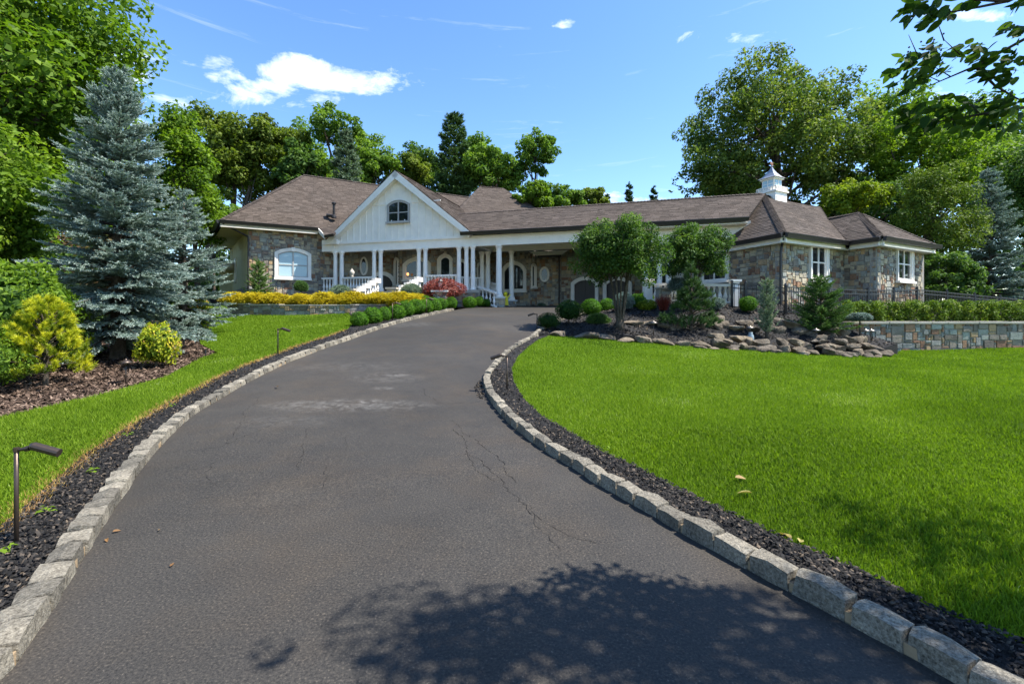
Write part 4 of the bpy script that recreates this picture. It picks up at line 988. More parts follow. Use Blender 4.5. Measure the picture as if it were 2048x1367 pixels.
for x in (964, 976): column(x, 0, 2.7, zbase=FL, r=.14)
for c, z in ((c1_, z1_), (c2_, z2_)):
    pdl = MB().box((c[0], c[1], (z + 1.6) / 2), (.56, .56, z - 1.6)).obj('column_pedestal', 'mortar', house)
    MB().box((c[0], c[1], z - .03), (.68, .68, .07)).obj('pedestal_cap', 'white_stone', house)
    for nn_ in (np.array((0, -1, 0.)), np.array((1., 0, 0)), np.array((-1., 0, 0))):
        o = np.array((c[0], c[1], 0)) + nn_ * .28; e_ = np.array((-nn_[1], nn_[0], 0)); f = Face(o - e_ * .28, o + e_ * .28); stones(pdl, f, .0, .56, 1.65, z - .07, seed=int(c[0] * 10))
def baluster_prof(h): return [(.055, 0), (.055, .05 * h), (.03, .08 * h), (.04, .14 * h), (.075, .30 * h), (.062, .42 * h), (.032, .62 * h), (.028, .78 * h), (.045, .84 * h), (.03, .88 * h), (.055, .93 * h), (.055, h)]
BAL = {}
def balustrade(root, a, b, h=.85, gap=.19, m_='white', rail=.09, scale=1.0):
    a, b = np.asarray(a, float), np.asarray(b, float); L = float(np.linalg.norm((b - a)[:2])); d = (b - a) / L; sx = nrm(np.array((d[1], -d[0], 0)))
    o = MB().ob((a + b) / 2 + Z1 * (h - rail / 2), (b - a) / 2, sx * .09 * scale, (0, 0, rail / 2)).obj('balustrade', m_, root); MB().ob((a + b) / 2 + Z1 * .05, (b - a) / 2, sx * .07 * scale, (0, 0, .035)).obj('bottom_rail', m_, o)
    hh = h - rail - .085; key = (round(hh, 3), m_, scale)
    if key not in BAL: BAL[key] = MB().lathe([(q * scale, z) for q, z in baluster_prof(hh)], 8).mesh('baluster', m_)
    for k in range(max(1, int(L / gap))):
        p_ = a + d * (k + .5) * L / max(1, int(L / gap)); put('baluster', BAL[key], o, None, Matrix.Translation((p_[0], p_[1], p_[2] + .085)))
    return o
def on_porch(px, back_=.25):
    u_ = U(px); o = gp(0, back_); k = (o[0] - u_ * o[1]) / (u_ * d3[1] - d3[0]); return o + d3 * k + Z1 * FL
balustrade(house, on_porch(645), on_porch(669)); balustrade(house, on_porch(687), on_porch(746)); balustrade(house, on_porch(854), on_porch(915)); balustrade(house, on_porch(921, 1.6), on_porch(962, 2.6))
# front stair with stepped white parapets, coming down to the left
st = MB(); top_l, top_r = on_porch(770, .1), on_porch(832, .1); ddown = nrm(np.array((-.45, -.9, 0)))
for k in range(6):
    c = (top_l + top_r) / 2 + ddown * (.30 * k + .15) - Z1 * (.145 * k + .07); st.ob(c - Z1 * .3, d3 * .85, nrm(np.cross(d3, Z1)) * .17, (0, 0, .3))
st.obj('stair', 'white_stone', house)
for px0, py0, Y0, px1, py1, Y1 in ((758, 562, 24.75, 706, 590, 22.6), (842, 560, 24.2, 790, 588, 22.2)):
    a, b = v3(P(px0, py0, Y0)), v3(P(px1, py1, Y1)); par = None; nS = 5
    sx = nrm(np.array(((b - a)[1], -(b - a)[0], 0))); dd = nrm(np.array(((b - a)[0], (b - a)[1], 0)))
    par = MB().box((b[0] - .1, b[1] - .15, b[2] - .35), (.42, .42, 1.15)).obj('stair_railing', 'tan_stone', house)
    for k in range(nS):
        t = (k + .5) / nS; c = a + (b - a) * t; MB().ob(c + Z1 * .10, dd * .26, sx * .10, (0, 0, .12)).obj('step_block', 'white', par); MB().ob(c - Z1 * .62, dd * .26, sx * .08, (0, 0, .05)).obj('step_base', 'white', par)
    hh = .48; key = ('st',)
    if key not in BAL: BAL[key] = MB().lathe(baluster_prof(hh), 8).mesh('baluster', 'white')
    for k in range(nS * 2):
        c = a + (b - a) * (k + .5) / (nS * 2); put('baluster', BAL[key], par, None, Matrix.Translation((c[0], c[1], c[2] - .52)))
    MB().box((b[0] - .1, b[1] - .15, b[2] + .27), (.54, .54, .09)).obj('pier_cap', 'tan_stone', par)
# rail descending at the walk
mb = MB(); a, b = v3(P(955, 573, 24.6)), v3(P(992, 586, 23.4)); balustrade(house, a - Z1 * .75, b - Z1 * .75, .8, .28)
balustrade(house, v3(P(978, 590, 27.2)), v3(P(1000, 596, 25.5)), .8, .2)
finish_pieces(HS, 'stone', 'stone', 300, 'stone_facing')
finish_pieces(SH, 'shingle', 'shingle', 300, 'shingles')
# ---------------------------------------------------------------- planting: builders
def rvec(n, r): v = r.normal(size=(n, 3)); return v / np.linalg.norm(v, axis=1)[:, None]
def unit(v): return v / np.maximum(np.linalg.norm(v, axis=1), 1e-9)[:, None]
def leaf_geo(pos, nor, size, aspect, r, fold=.0):
    """rhombic leaves: 4 points each"""
    n = len(pos); t = unit(np.cross(nor, rvec(n, r))); b = np.cross(nor, t); L = size[:, None]
    V = np.stack([pos - t * L * .5, pos + b * L * aspect * .5 + nor * L * fold, pos + t * L * .5 - nor * L * .1, pos - b * L * aspect * .5 + nor * L * fold], 1).reshape(-1, 3)
    return V, np.arange(n * 4).reshape(-1, 4)
def cluster_leaves(C, R, nl, size, aspect, r, tone0=.5, tsd=.15, flat=.8, upb=.45, outb=.5, shell=.35):
    w = R ** 2; cnt = np.maximum(3, (nl * w / w.sum()).astype(int)); idx = np.repeat(np.arange(len(C)), cnt); n = len(idx)
    d = rvec(n, r); rad = R[idx] * (shell + (1 - shell) * r.random(n) ** .5)
    pos = C[idx] + d * rad[:, None] * [1, 1, flat]
    nor = unit(d * outb + np.array([0, 0, upb]) + r.normal(size=(n, 3)) * .45)
    ct = r.normal(tone0, tsd, len(C))
    V, F = leaf_geo(pos, nor, size * r.uniform(.45, 1.5, n), aspect, r, .08)
    return V, F, np.clip(ct[idx] + r.normal(0, .13, n), 0, 1)
def lump(d, seed, amp):
    q = np.random.default_rng(seed); s = 0
    for _ in range(6): s = s + np.sin(d @ q.normal(size=3) * q.uniform(2, 5) + q.uniform(0, 6.28))
    return 1 + amp * s / 3
def crown_clusters(n, center, radii, r, seed, amp=.2, inner=.45, zmin=-.7, rel=(.17, .30)):
    d = rvec(n * 3, r); d = d[d[:, 2] > zmin][:n]
    rad = (inner + (1 - inner) * r.random(len(d)) ** .6) * lump(d, seed, amp)
    R = np.mean(radii) * r.uniform(*rel, len(d))
    return np.asarray(center) + d * np.asarray(radii) * np.maximum(rad - .15, .1)[:, None], R
LEAF = {
 'oak': leaf_mat('oak leaf', [(0.0375, 0.07, 0.015), (0.0775, 0.1313, 0.025), (0.1438, 0.2, 0.0375), (0.2375, 0.2875, 0.075)], .38),
 'dark': leaf_mat('deep green leaf', [(0.0225, 0.0525, 0.0125), (0.0525, 0.1075, 0.0225), (0.095, 0.1688, 0.0325), (0.1625, 0.2438, 0.0562)], .38),
 'mid': leaf_mat('mid green leaf', [(0.0425, 0.0938, 0.015), (0.09, 0.1725, 0.0225), (0.15, 0.2438, 0.0325), (0.225, 0.325, 0.05)], .38),
 'bright': leaf_mat('bright green leaf', [(.042, .09, .008), (.090, .165, .014), (.145, .235, .018), (.21, .30, .035)], .42),
 'olive': leaf_mat('olive leaf', [(.036, .062, .010), (.078, .118, .016), (.125, .175, .024), (.185, .23, .035)], .38),
 'lime': leaf_mat('yellow green leaf', [(.07, .12, .008), (.14, .20, .012), (.22, .28, .02), (.33, .35, .04)], .42),
 'box': leaf_mat('boxwood leaf', [(.018, .060, .006), (.045, .125, .008), (.085, .20, .010), (.14, .27, .02)], .35),
 'box_dark': leaf_mat('dark yew leaf', [(.010, .034, .008), (.022, .062, .012), (.04, .095, .016), (.07, .14, .02)], .3),
 'gold': leaf_mat('golden thread foliage', [(.20, .17, .010), (.42, .33, .012), (.58, .47, .02), (.72, .62, .05)], .3, .6, .2, (1.1, 1.1, .7)),
 'red': leaf_mat('red maple leaf', [(.06, .014, .012), (.15, .032, .024), (.27, .065, .045), (.36, .13, .09)], .35, .5, .3, (1.3, .9, .7)),
 'bluespruce': leaf_mat('blue spruce needle', [(.045, .072, .060), (.12, .172, .143), (.235, .305, .262), (.40, .475, .42)], .15, .6, .2, (1, 1.1, .9)),
 'spruce': leaf_mat('green spruce needle', [(.018, .050, .012), (.04, .095, .02), (.075, .15, .03), (.13, .22, .05)], .15),
 'pine': leaf_mat('pine needle', [(.012, .035, .012), (.03, .07, .02), (.055, .11, .03), (.09, .15, .045)], .15),
 'ypine': leaf_mat('yellow pine needle', [(.08, .13, .012), (.20, .26, .014), (.42, .44, .018), (.60, .56, .03)], .3, .5, .3),
 'juniper': leaf_mat('juniper needle', [(.05, .085, .05), (.10, .15, .09), (.16, .22, .14), (.24, .30, .20)], .15),
 'crypto': leaf_mat('pale green cypress', [(.022, .055, .010), (.065, .115, .014), (.12, .18, .02), (.18, .24, .035)], .3),
 'spirea': leaf_mat('spirea leaf', [(.12, .19, .015), (.28, .33, .02), (.46, .44, .03), (.58, .28, .10)], .35),
 'hedge': leaf_mat('hedge leaf', [(.030, .065, .008), (.075, .135, .014), (.14, .21, .020), (.23, .28, .035)], .3),
 'brown': leaf_mat('dead understory leaf', [(.04, .03, .015), (.09, .06, .03), (.14, .09, .045), (.10, .11, .03)], .3),
 'myrtle': leaf_mat('crape myrtle leaf', [(.018, .045, .008), (.032, .072, .012), (.05, .10, .014), (.09, .15, .02)], .5, .6, .12),
}
M.update({'leaf_' + k: v for k, v in LEAF.items()})
def limbs(base, top, C, k, r0, r, mb, spread=.5, n=6):
    """tapered trunk with limbs bending out to the leaf clumps"""
    base, top = np.asarray(base, float), np.asarray(top, float); H = top - base
    tr = [base + H * t + np.array((r.normal(0, .02), r.normal(0, .02), 0)) * np.linalg.norm(H) * (t > .1) * t for t in np.linspace(0, 1, 7)]
    mb.tube([tr[0] - Z1 * .2] + tr, [r0 * 1.45] + [r0 * (1.15 - .85 * t) for t in np.linspace(0, 1, 7)], 8)
    order = r.permutation(len(C))[:k]
    for i in order:
        c = C[i]; t = r.uniform(spread, .95); a = base + H * t; rr = r0 * (1.05 - .8 * t) * .62
        m1 = a + (c - a) * .45 + np.array((0, 0, np.linalg.norm(c - a) * r.uniform(-.02, .14))) + r.normal(0, .05, 3) * np.linalg.norm(c - a)
        mb.tube([a, a + (m1 - a) * .5 + r.normal(0, .03, 3), m1, m1 + (c - m1) * .6 + r.normal(0, .06, 3), c], [rr, rr * .8, rr * .6, rr * .35, rr * .12], 5, cap=False)
def tree(name, label, base, center, radii, n_cl, n_lf, leaf, lm, tr=.25, seed=0, group='trees behind the house', amp=.2, inner=.45, zmin=-.7, rel=(.17, .30), bark='bark', kl=None, stems=None, tone=.5, tsd=.16, asp=.62, flat=.8, extra=None, cat='tree', upb=.45):
    r = np.random.default_rng(seed + 100); base = np.asarray(base, float); center = np.asarray(center, float)
    root = empty(name, label, cat, tuple(base), group)
    C, R = crown_clusters(n_cl, center - base, radii, r, seed, amp, inner, zmin, rel)
    if extra is not None:
        for (c, rad, m_) in extra:
            C2, R2 = crown_clusters(m_, np.asarray(c) - base, rad, r, seed + 9, amp, inner, zmin, rel); C = np.vstack([C, C2]); R = np.r_[R, R2]
    mb = MB()
    for dx in (stems or [(0, 0)]):
        limbs((dx[0], dx[1], 0), center - base + np.array((dx[0] * 2.2, dx[1] * 2.2, np.asarray(radii)[2] * .25)), C, max(4, (kl or n_cl // 3) // len(stems or [0])), tr, r, mb, .45)
    mb.obj('trunk', bark, root, True)
    V, F, T = cluster_leaves(C, R, n_lf, leaf, asp, r, tone, tsd, flat, upb)
    put('crown', np_mesh('crown', V, F, T, [LEAF[lm]]), root)
    return root
def needle_geo(st, d, ln, per, nl, nw, tone, r, ang=(.5, 1.1), tip=.25, core=.0):
    n = len(st); i = np.repeat(np.arange(n), per); m = len(i); t = r.random(m)
    p = st[i] + d[i] * (ln[i] * t)[:, None]; a = r.uniform(*ang, m); side = unit(np.cross(d[i], rvec(m, r)))
    nd = d[i] * np.cos(a)[:, None] + side * np.sin(a)[:, None]; w = unit(np.cross(nd, rvec(m, r))) * nw * .5; L = (nl * r.uniform(.7, 1.2, m) * (1 - tip * t))[:, None]
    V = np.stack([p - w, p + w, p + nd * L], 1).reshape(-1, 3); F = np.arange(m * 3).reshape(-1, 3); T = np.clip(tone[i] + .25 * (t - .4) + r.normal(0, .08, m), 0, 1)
    if core:
        s1 = unit(np.cross(d, rvec(n, r))); s2 = np.cross(d, s1); e = st + d * ln[:, None] * .96; Vc = []
        for s in (s1, s2): Vc += [np.stack([st - s * core * .5, e, st + s * core * .5], 1).reshape(-1, 3)]
        Vc = np.concatenate(Vc); Fc = np.arange(len(Vc)).reshape(-1, 3) + len(V); V = np.vstack([V, Vc]); F = np.vstack([F, Fc]); T = np.r_[T, np.tile(np.clip(tone - .12, 0, 1), 2)]
    return V, F, T
def spruce_mesh(H, R, z0, r, whorl=.22, nb=8, tw=.10, per=24, nl=.045, nw=.008, droop=.25, core=.03, tl=.34, pw=.9, tone=(.25, .55), top_open=.0, upturn=.35):
    """layered conifer: whorls of drooping boughs, each bough a flat comb of needled twigs"""
    st, d, ln, tn = [], [], [], []; bo = MB(); z = z0
    while z < H - .12:
        f = (z - z0) / (H - z0); Lm = R * (1 - f) ** pw + .10; n = max(4, int(nb * (1 - .45 * f)))
        a0 = r.uniform(0, 6.28)
        for k in range(n):
            a = a0 + 6.28 * k / n + r.normal(0, .2); L = Lm * r.uniform(.72, 1.12); zz_ = z + r.uniform(-.5, .5) * whorl
            el = .55 * f - droop * (1 - f) + r.normal(0, .12) + top_open * (f > .75) * .6
            hd = np.array((math.cos(a), math.sin(a), 0.)); sd_ = np.array((-math.sin(a), math.cos(a), 0.)); m = max(3, int(L / tw))
            pt = lambda s: np.array((0, 0, zz_)) + hd * L * s * math.cos(el) + Z1 * (L * s * math.sin(el) + upturn * .25 * L * s * s)
            if L > .5: bo.tube([pt(0), pt(.5), pt(.92)], [.012 + .016 * L, .008 + .008 * L, .004], 4, cap=False)
            bt = r.normal(0, .08)
            for j in range(m):
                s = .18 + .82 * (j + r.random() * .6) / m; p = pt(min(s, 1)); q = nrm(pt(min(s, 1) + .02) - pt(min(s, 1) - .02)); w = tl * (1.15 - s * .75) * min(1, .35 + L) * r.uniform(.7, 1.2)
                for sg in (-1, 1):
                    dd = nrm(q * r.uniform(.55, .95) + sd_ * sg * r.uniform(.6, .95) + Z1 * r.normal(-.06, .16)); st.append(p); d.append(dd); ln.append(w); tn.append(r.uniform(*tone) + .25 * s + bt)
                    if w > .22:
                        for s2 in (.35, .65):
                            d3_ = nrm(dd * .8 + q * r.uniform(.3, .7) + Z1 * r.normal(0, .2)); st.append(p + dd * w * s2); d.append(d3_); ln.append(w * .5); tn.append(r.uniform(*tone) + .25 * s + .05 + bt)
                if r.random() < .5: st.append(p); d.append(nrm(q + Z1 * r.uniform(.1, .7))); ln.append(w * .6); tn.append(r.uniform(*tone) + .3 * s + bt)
            st.append(pt(.93)); d.append(nrm(pt(1) - pt(.9))); ln.append(min(.25, L * .3)); tn.append(tone[1] + .3)
        z += whorl * r.uniform(.8, 1.2) * (1 - .35 * f)
    for k in range(6): st.append(np.array((0, 0, H - .35 + .05 * k))); d.append(nrm((r.normal(0, .25), r.normal(0, .25), 1))); ln.append(.22); tn.append(tone[1])
    st, d, ln, tn = np.array(st), np.array(d), np.array(ln), np.array(tn)
    return needle_geo(st, d, ln, per, nl, nw, tn, r, core=core), bo
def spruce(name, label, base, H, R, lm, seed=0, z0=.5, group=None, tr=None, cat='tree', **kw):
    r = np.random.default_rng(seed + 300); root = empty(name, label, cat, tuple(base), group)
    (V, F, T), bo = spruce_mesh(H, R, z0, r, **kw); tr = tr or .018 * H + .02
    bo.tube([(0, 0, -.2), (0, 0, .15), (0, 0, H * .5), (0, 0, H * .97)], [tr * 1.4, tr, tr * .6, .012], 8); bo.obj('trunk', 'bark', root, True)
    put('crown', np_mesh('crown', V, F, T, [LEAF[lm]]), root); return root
def dome_mesh(name, rx, rz, n, leaf, asp, lm, seed, amp=.06, core='soil', lift=1.0, tone=.5, tsd=.2, out=.9, mode='leaf', per=1, nw=.01, droop=0.0):
    """clipped or mounded shrub: many small leaves over a leafy volume"""
    r = np.random.default_rng(seed); d = rvec(n, r); d = d[d[:, 2] > -.82]; m = len(d); rad = (.80 + .22 * r.random(m)) * lump(d, seed, amp)
    pos = d * rad[:, None] * [rx, rx, rz] + [0, 0, rz * lift]
    tn = np.clip(tone + tsd * (r.normal(0, .6, m) + (lump(d * 2.3, seed + 1, .8) - 1)), 0, 1)
    if mode == 'leaf':
        nor = unit(d * out + r.normal(size=(m, 3)) * .5 + [0, 0, .2]); V, F = leaf_geo(pos, nor, leaf * r.uniform(.6, 1.3, m), asp, r, .1); return np_mesh(name, V, F, tn, [LEAF[lm]])
    dd = unit(d * out + r.normal(size=(m, 3)) * .35 + [0, 0, .25 - droop]); V, F, T = needle_geo(pos - dd * leaf * .5, dd, np.full(m, leaf), per, leaf * .55, nw, tn, r, core=nw * 1.6)
    return np_mesh(name, V, F, T, [LEAF[lm]])
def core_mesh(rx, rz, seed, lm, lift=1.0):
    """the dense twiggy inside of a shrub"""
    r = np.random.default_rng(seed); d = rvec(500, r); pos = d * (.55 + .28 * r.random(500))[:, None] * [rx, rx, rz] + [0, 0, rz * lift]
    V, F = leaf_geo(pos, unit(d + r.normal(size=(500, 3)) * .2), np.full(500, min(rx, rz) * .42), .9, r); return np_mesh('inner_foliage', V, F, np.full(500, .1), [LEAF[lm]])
SHR = {}
def shrub(name, label, base, rx, rz, kind, group=None, rz_=0.0, stem=0.0, cat='shrub'):
    """one shrub; shrubs of a kind share their leaf meshes and differ by size and turn"""
    root = empty(name, label, cat, tuple(base), group, rz_); k = len([q for q in SHR]) % 3
    key = (kind, int(abs(base[0] * 37)) % 3)
    if key not in SHR:
        sd_ = 40 + key[1]
        f = {'box': lambda: dome_mesh('foliage', 1, 1, 3800, .115, .6, 'box', sd_, .11), 'yew': lambda: dome_mesh('foliage', 1, 1, 3200, .13, .4, 'box_dark', sd_, .08),
             'gold': lambda: dome_mesh('foliage', 1, 1, 1500, .36, .3, 'gold', sd_, .20, mode='n', per=7, nw=.03, tone=.5, tsd=.28, droop=.15),
             'juniper': lambda: dome_mesh('foliage', 1, 1, 1400, .34, .3, 'juniper', sd_, .14, mode='n', per=7, nw=.03), 'mugo': lambda: dome_mesh('foliage', 1, 1, 1300, .40, .3, 'spruce', sd_, .12, mode='n', per=9, nw=.028, tone=.6),
             'blue': lambda: dome_mesh('foliage', 1, 1, 1100, .34, .3, 'bluespruce', sd_, .14, mode='n', per=10, nw=.03, tone=.5), 'lime': lambda: dome_mesh('foliage', 1, 1, 1500, .24, .5, 'lime', sd_, .2, tone=.6),
             'red': lambda: dome_mesh('foliage', 1, 1, 5200, .13, .28, 'red', sd_, .10, tone=.5, tsd=.28), 'spirea': lambda: dome_mesh('foliage', 1, 1, 2300, .14, .5, 'spirea', sd_, .22, tone=.42, tsd=.3, out=.5),
             'rhodo': lambda: dome_mesh('foliage', 1, 1, 6000, .105, .38, 'bright', sd_, .3, tone=.42, tsd=.3, out=.4), 'weep': lambda: dome_mesh('foliage', 1, 1, 900, .5, .3, 'juniper', sd_, .12, mode='n', per=8, nw=.03, droop=1.3)}[kind]
        SHR[key] = (f(), core_mesh(.94, .94, sd_, {'box': 'box', 'yew': 'box_dark', 'gold': 'gold', 'juniper': 'juniper', 'mugo': 'spruce', 'blue': 'bluespruce', 'lime': 'lime', 'red': 'red', 'spirea': 'lime', 'rhodo': 'mid', 'weep': 'juniper'}[kind]))
    fo, co = SHR[key]; j_ = random.Random(int(abs(base[0] * 1000))); mw = Matrix.Translation((0, 0, stem)) @ Matrix.Rotation(j_.uniform(-.12, .12), 4, 'X') @ Matrix.Diagonal((rx * j_.uniform(.94, 1.08), rx * j_.uniform(.94, 1.08), rz * j_.uniform(.93, 1.06), 1))
    put('foliage', fo, root, None, mw); put('inner_foliage', co, root, None, mw)
    if ('st', kind) not in SHR: SHR[('st', kind)] = MB().tube([(0, 0, -.1), (.01, 0, .5), (0, .01, 1)], [.03, .025, .02], 6).mesh('stem', 'bark')
    put('stem', SHR[('st', kind)], root, None, Matrix.Diagonal((1, 1, stem + rz, 1)))
    return root

# ---------------------------------------------------------------- rocks, garden walls, fence, hedge
def rock_mesh(seed):
    r = np.random.default_rng(seed); bm = bmesh.new(); bmesh.ops.create_icosphere(bm, subdivisions=3, radius=.5)
    pl_ = [(rvec(1, r)[0], r.uniform(.19, .38)) for _ in range(12)]
    for v in bm.verts:
        c = np.array(v.co)
        for n_, o in pl_:
            k = c @ n_ - o
            if k > 0: c = c - n_ * k * .88
        v.co = c * (1 + .035 * math.sin(c[0] * 17 + seed) + .035 * math.sin(c[1] * 19 + 2 * seed) + r.normal(0, .02)) * 1.25
    bmesh.ops.dissolve_limit(bm, angle_limit=.06, verts=bm.verts[:], edges=bm.edges[:]); bmesh.ops.triangulate(bm, faces=bm.faces[:])
    me = bpy.data.meshes.new('boulder'); bm.to_mesh(me); bm.free(); me.materials.append(M['rock']); t = r.random(); a = me.attributes.new('tone', 'FLOAT', 'FACE'); a.data.foreach_set('value', [t] * len(me.polygons)); return me
ROCKS = [rock_mesh(s) for s in range(12)]
def boulder(root, x, y, z, w, d, h, r): put('boulder', ROCKS[r.randrange(12)], root, None, Matrix.Translation((x, y, z)) @ Matrix.Rotation(r.uniform(-.5, .5), 4, 'Z') @ Matrix.Rotation(r.uniform(-.15, .15), 4, 'Y') @ Matrix.Diagonal((w, d, h, 1)) @ Matrix.Rotation(r.uniform(0, 6.28), 4, 'Z'))
r = random.Random(3)
rw = empty('rock_edging', 'low dry border of brown boulders along the far edge of the right lawn', 'rock border')
rp = resample(rock, .02); i = 0
def rx_at(x): return HX + FP * x[0] / x[1]
while i < len(rp) - 5:
    q = rp[i]; px = rx_at(q)
    if px < 1245: w, h, d = r.uniform(.55, .85), r.uniform(.16, .22), .35
    else: w, h, d = r.uniform(.24, .58), r.uniform(.22, .36), .45
    q = rp[min(i + int(w / .04), len(rp) - 1)]; z = ZL(q[0], q[1]); boulder(rw, q[0], q[1] + .08, z + h * .38, w * 1.08, d, h, r)
    if px > 1400: boulder(rw, q[0] + r.uniform(-.2, .2), q[1] + .38, z + h * .75 + .08, r.uniform(.28, .6), .45, r.uniform(.22, .34), r)
    if px > 1260 and r.random() < .55: boulder(rw, q[0] + r.uniform(-.25, .25), q[1] - .16, z + .05, r.uniform(.2, .4), .3, r.uniform(.12, .22), r)
    if px > 1610: boulder(rw, q[0] + r.uniform(-.2, .2), q[1] + .7, z + h * .9 + .22, r.uniform(.3, .6), .45, r.uniform(.22, .34), r)
    i += int(w / .02)
ru = empty('rock_edging', 'upper terrace of boulders between the two levels of black mulch', 'rock border')
for px, py, Y, w, h in ((1262, 645, 14.8, .8, .2), (1305, 645, 14.9, 1.0, .2), (1332, 652, 14.8, .6, .34), (1352, 655, 14.7, .5, .3), (1425, 655, 15.0, .5, .35), (1447, 652, 15.0, .55, .42), (1470, 658, 14.9, .5, .34), (1412, 645, 15.2, .5, .3), (1438, 640, 15.3, .6, .28), (1486, 648, 15.2, .6, .36),
                        (1500, 660, 14.9, .5, .36), (1516, 645, 15.4, .5, .3), (1532, 655, 15.1, .6, .4), (1554, 662, 14.9, .6, .4), (1560, 645, 15.4, .55, .35), (1582, 650, 15.2, .6, .4), (1600, 660, 15.0, .6, .4), (1622, 668, 14.9, .5, .35), (1610, 645, 15.5, .6, .4), (1660, 672, 14.9, .6, .4), (1685, 668, 15.0, .5, .4), (1640, 655, 15.3, .6, .4), (1402, 652, 15.0, .4, .25)):
    p = P(px, py, Y); boulder(ru, p.x, p.y, p.z, w, .5, h, r)

def garden_wall(label, cat, path, zf, zt_, cell, seed, cap_m='tan_stone', cap_h=.07, cap_over=.05, thick=.3, limit=300, seg=.5, tones=None):
    root = empty('garden_wall', label, cat); bank = []
    for k, (a, b) in enumerate(zip(path[:-1], path[1:])):
        f = Face(a, b); z0, z1 = zf(k), zt_(k)
        w = wall_part('wall_core', f, 0, f.L, z0 - .3, z1, parent=root, thick=thick); stones(w, f, .0, f.L, z0 - .12, z1 - .01, cell=cell, seed=seed + k, bank=bank, big=1.3, tones=tones)
        n = max(1, int(f.L / seg)); rr = random.Random(seed)
        for j in range(n):
            c = f.p((j + .5) * f.L / n, z1 + cap_h / 2 + rr.uniform(-.006, .006), -thick / 2 + cap_over * .5 + rr.uniform(-.012, .012)); MB().ob(c, f.e * (f.L / n / 2 - .006), f.n * (thick / 2 + cap_over), (0, 0, cap_h / 2)).obj('coping_stone', cap_m, w)
    finish_pieces(bank, 'stone', 'stone', limit, 'stone_facing'); return root
garden_wall('long stone retaining wall below the clipped hedge at the right edge', 'wall', [P(1690, 697, 15.25), P(1860, 697, 15.42), P(2048, 697, 15.6), P(2300, 698, 16.0)], lambda k: .22, lambda k: 1.13, .095, 60, tones=[.30, .22, .72, .80, .52, .30, .72, .37, .16])
PB = type('PB', (), {'many': staticmethod(lambda q: (lambda a: 1.88 + .085 * (a[:, 1] - 20.5) - .02 * np.maximum(a[:, 0] + 6, 0))(np.asarray(q, float)))})()
garden_wall('low curved grey stone planter wall in front of the yellow shrubs', 'wall', [(p.x, p.y, 0) for p in PLW], lambda k: 1.38, lambda k: (1.86, 1.82, 1.80, 1.80, 1.82, 1.86)[k], .11, 80, tones=[.30, .37, .30, .52, .72, .33, .21], cap_h=.05, cap_over=.03)
sheet('planter_bed', [(p.x, p.y + .15) for p in PLW] + [(-2.9, 24.2), (-6, 25.2), (-10.2, 26.4), (-9.8, 28), (-14.7, 25.6), (-16.4, 28), (-19, 28), (-14, 23)], PB, ['black_mulch'], dz=0, step=.6, skirt=.5)

# hedge on the wall
hg = empty('clipped_hedge', 'long clipped evergreen hedge along the top of the right retaining wall', 'hedge')
rn = np.random.default_rng(5); HV = []
for s in range(5):
    q = np.random.default_rng(70 + s); C = np.stack([q.uniform(-.1, .1, 26), q.uniform(-.16, .16, 26), q.uniform(.08, .66, 26)], 1); V, F, T = cluster_leaves(C, q.uniform(.09, .15, 26), 1300, .05, .55, q, .45, .16, 1.0, .3)
    HV.append(np_mesh('hedge_plant', V, F, T, [LEAF['hedge']]))
x = P(1682, 640, 15.75); xe = P(2300, 640, 16.6); L = (xe - x).length; n = int(L / .27)
for k in range(n):
    p = x + (xe - x) * (k + .5) / n; put('hedge_plant', HV[k % 5], hg, None, Matrix.Translation((p.x + rn.normal(0, .02), p.y + rn.normal(0, .03), 1.16)) @ Matrix.Rotation(rn.uniform(0, 6), 4, 'Z') @ Matrix.Diagonal((1.15, 1.15, rn.uniform(1.0, 1.1), 1)))

# black metal fence
def fence(label, pts, h=1.05, gap=.115, finial=True, post_gap=2.0):
    root = empty('metal_fence', label, 'fence')
    for k, (a, b) in enumerate(zip(pts[:-1], pts[1:])):
        a, b = np.asarray(a, float), np.asarray(b, float); L = np.linalg.norm(b - a); d = (b - a) / L; sx = nrm((d[1], -d[0], 0)); nP = max(1, int(round(L / post_gap)))
        for j in range(nP + (k == len(pts) - 2)):
            c = a + (b - a) * j / nP; MB().box((c[0], c[1], c[2] + h * .53 - .1), (.07, .07, h * 1.06 + .2)).lathe([(.055, 0), (.055, .02), (.02, .06)], 4, (c[0], c[1], c[2] + h * 1.06)).obj('post', 'iron', root)
        for z in (h - .02, h - .17, .12): MB().ob((a + b) / 2 + Z1 * z, (b - a) / 2, sx * .016, (0, 0, .018)).obj('rail', 'iron', root)
        mb = MB(); m_ = int(L / gap)
        for j in range(m_):
            c = a + (b - a) * (j + .5) / m_; mb.ob(c + Z1 * (h / 2 + .02), d * .009, sx * .009, (0, 0, h / 2 - .02))
        mb.obj('pickets', 'iron', root, kind='stuff')
    return root
fence('black metal picket fence running behind the hedge to the right edge', [P(1571, 630, 16.2), P(1736, 632, 17.8), P(1834, 626, 19.4), P(2048, 640, 22.5), P(2300, 640, 26)], 1.02)
gt = fence('short arched black gate section between the white balustrade and the young spruce', [P(1464, 619, 16.9), P(1491, 622, 16.6), P(1571, 630, 16.15)], .98, .13, post_gap=3)
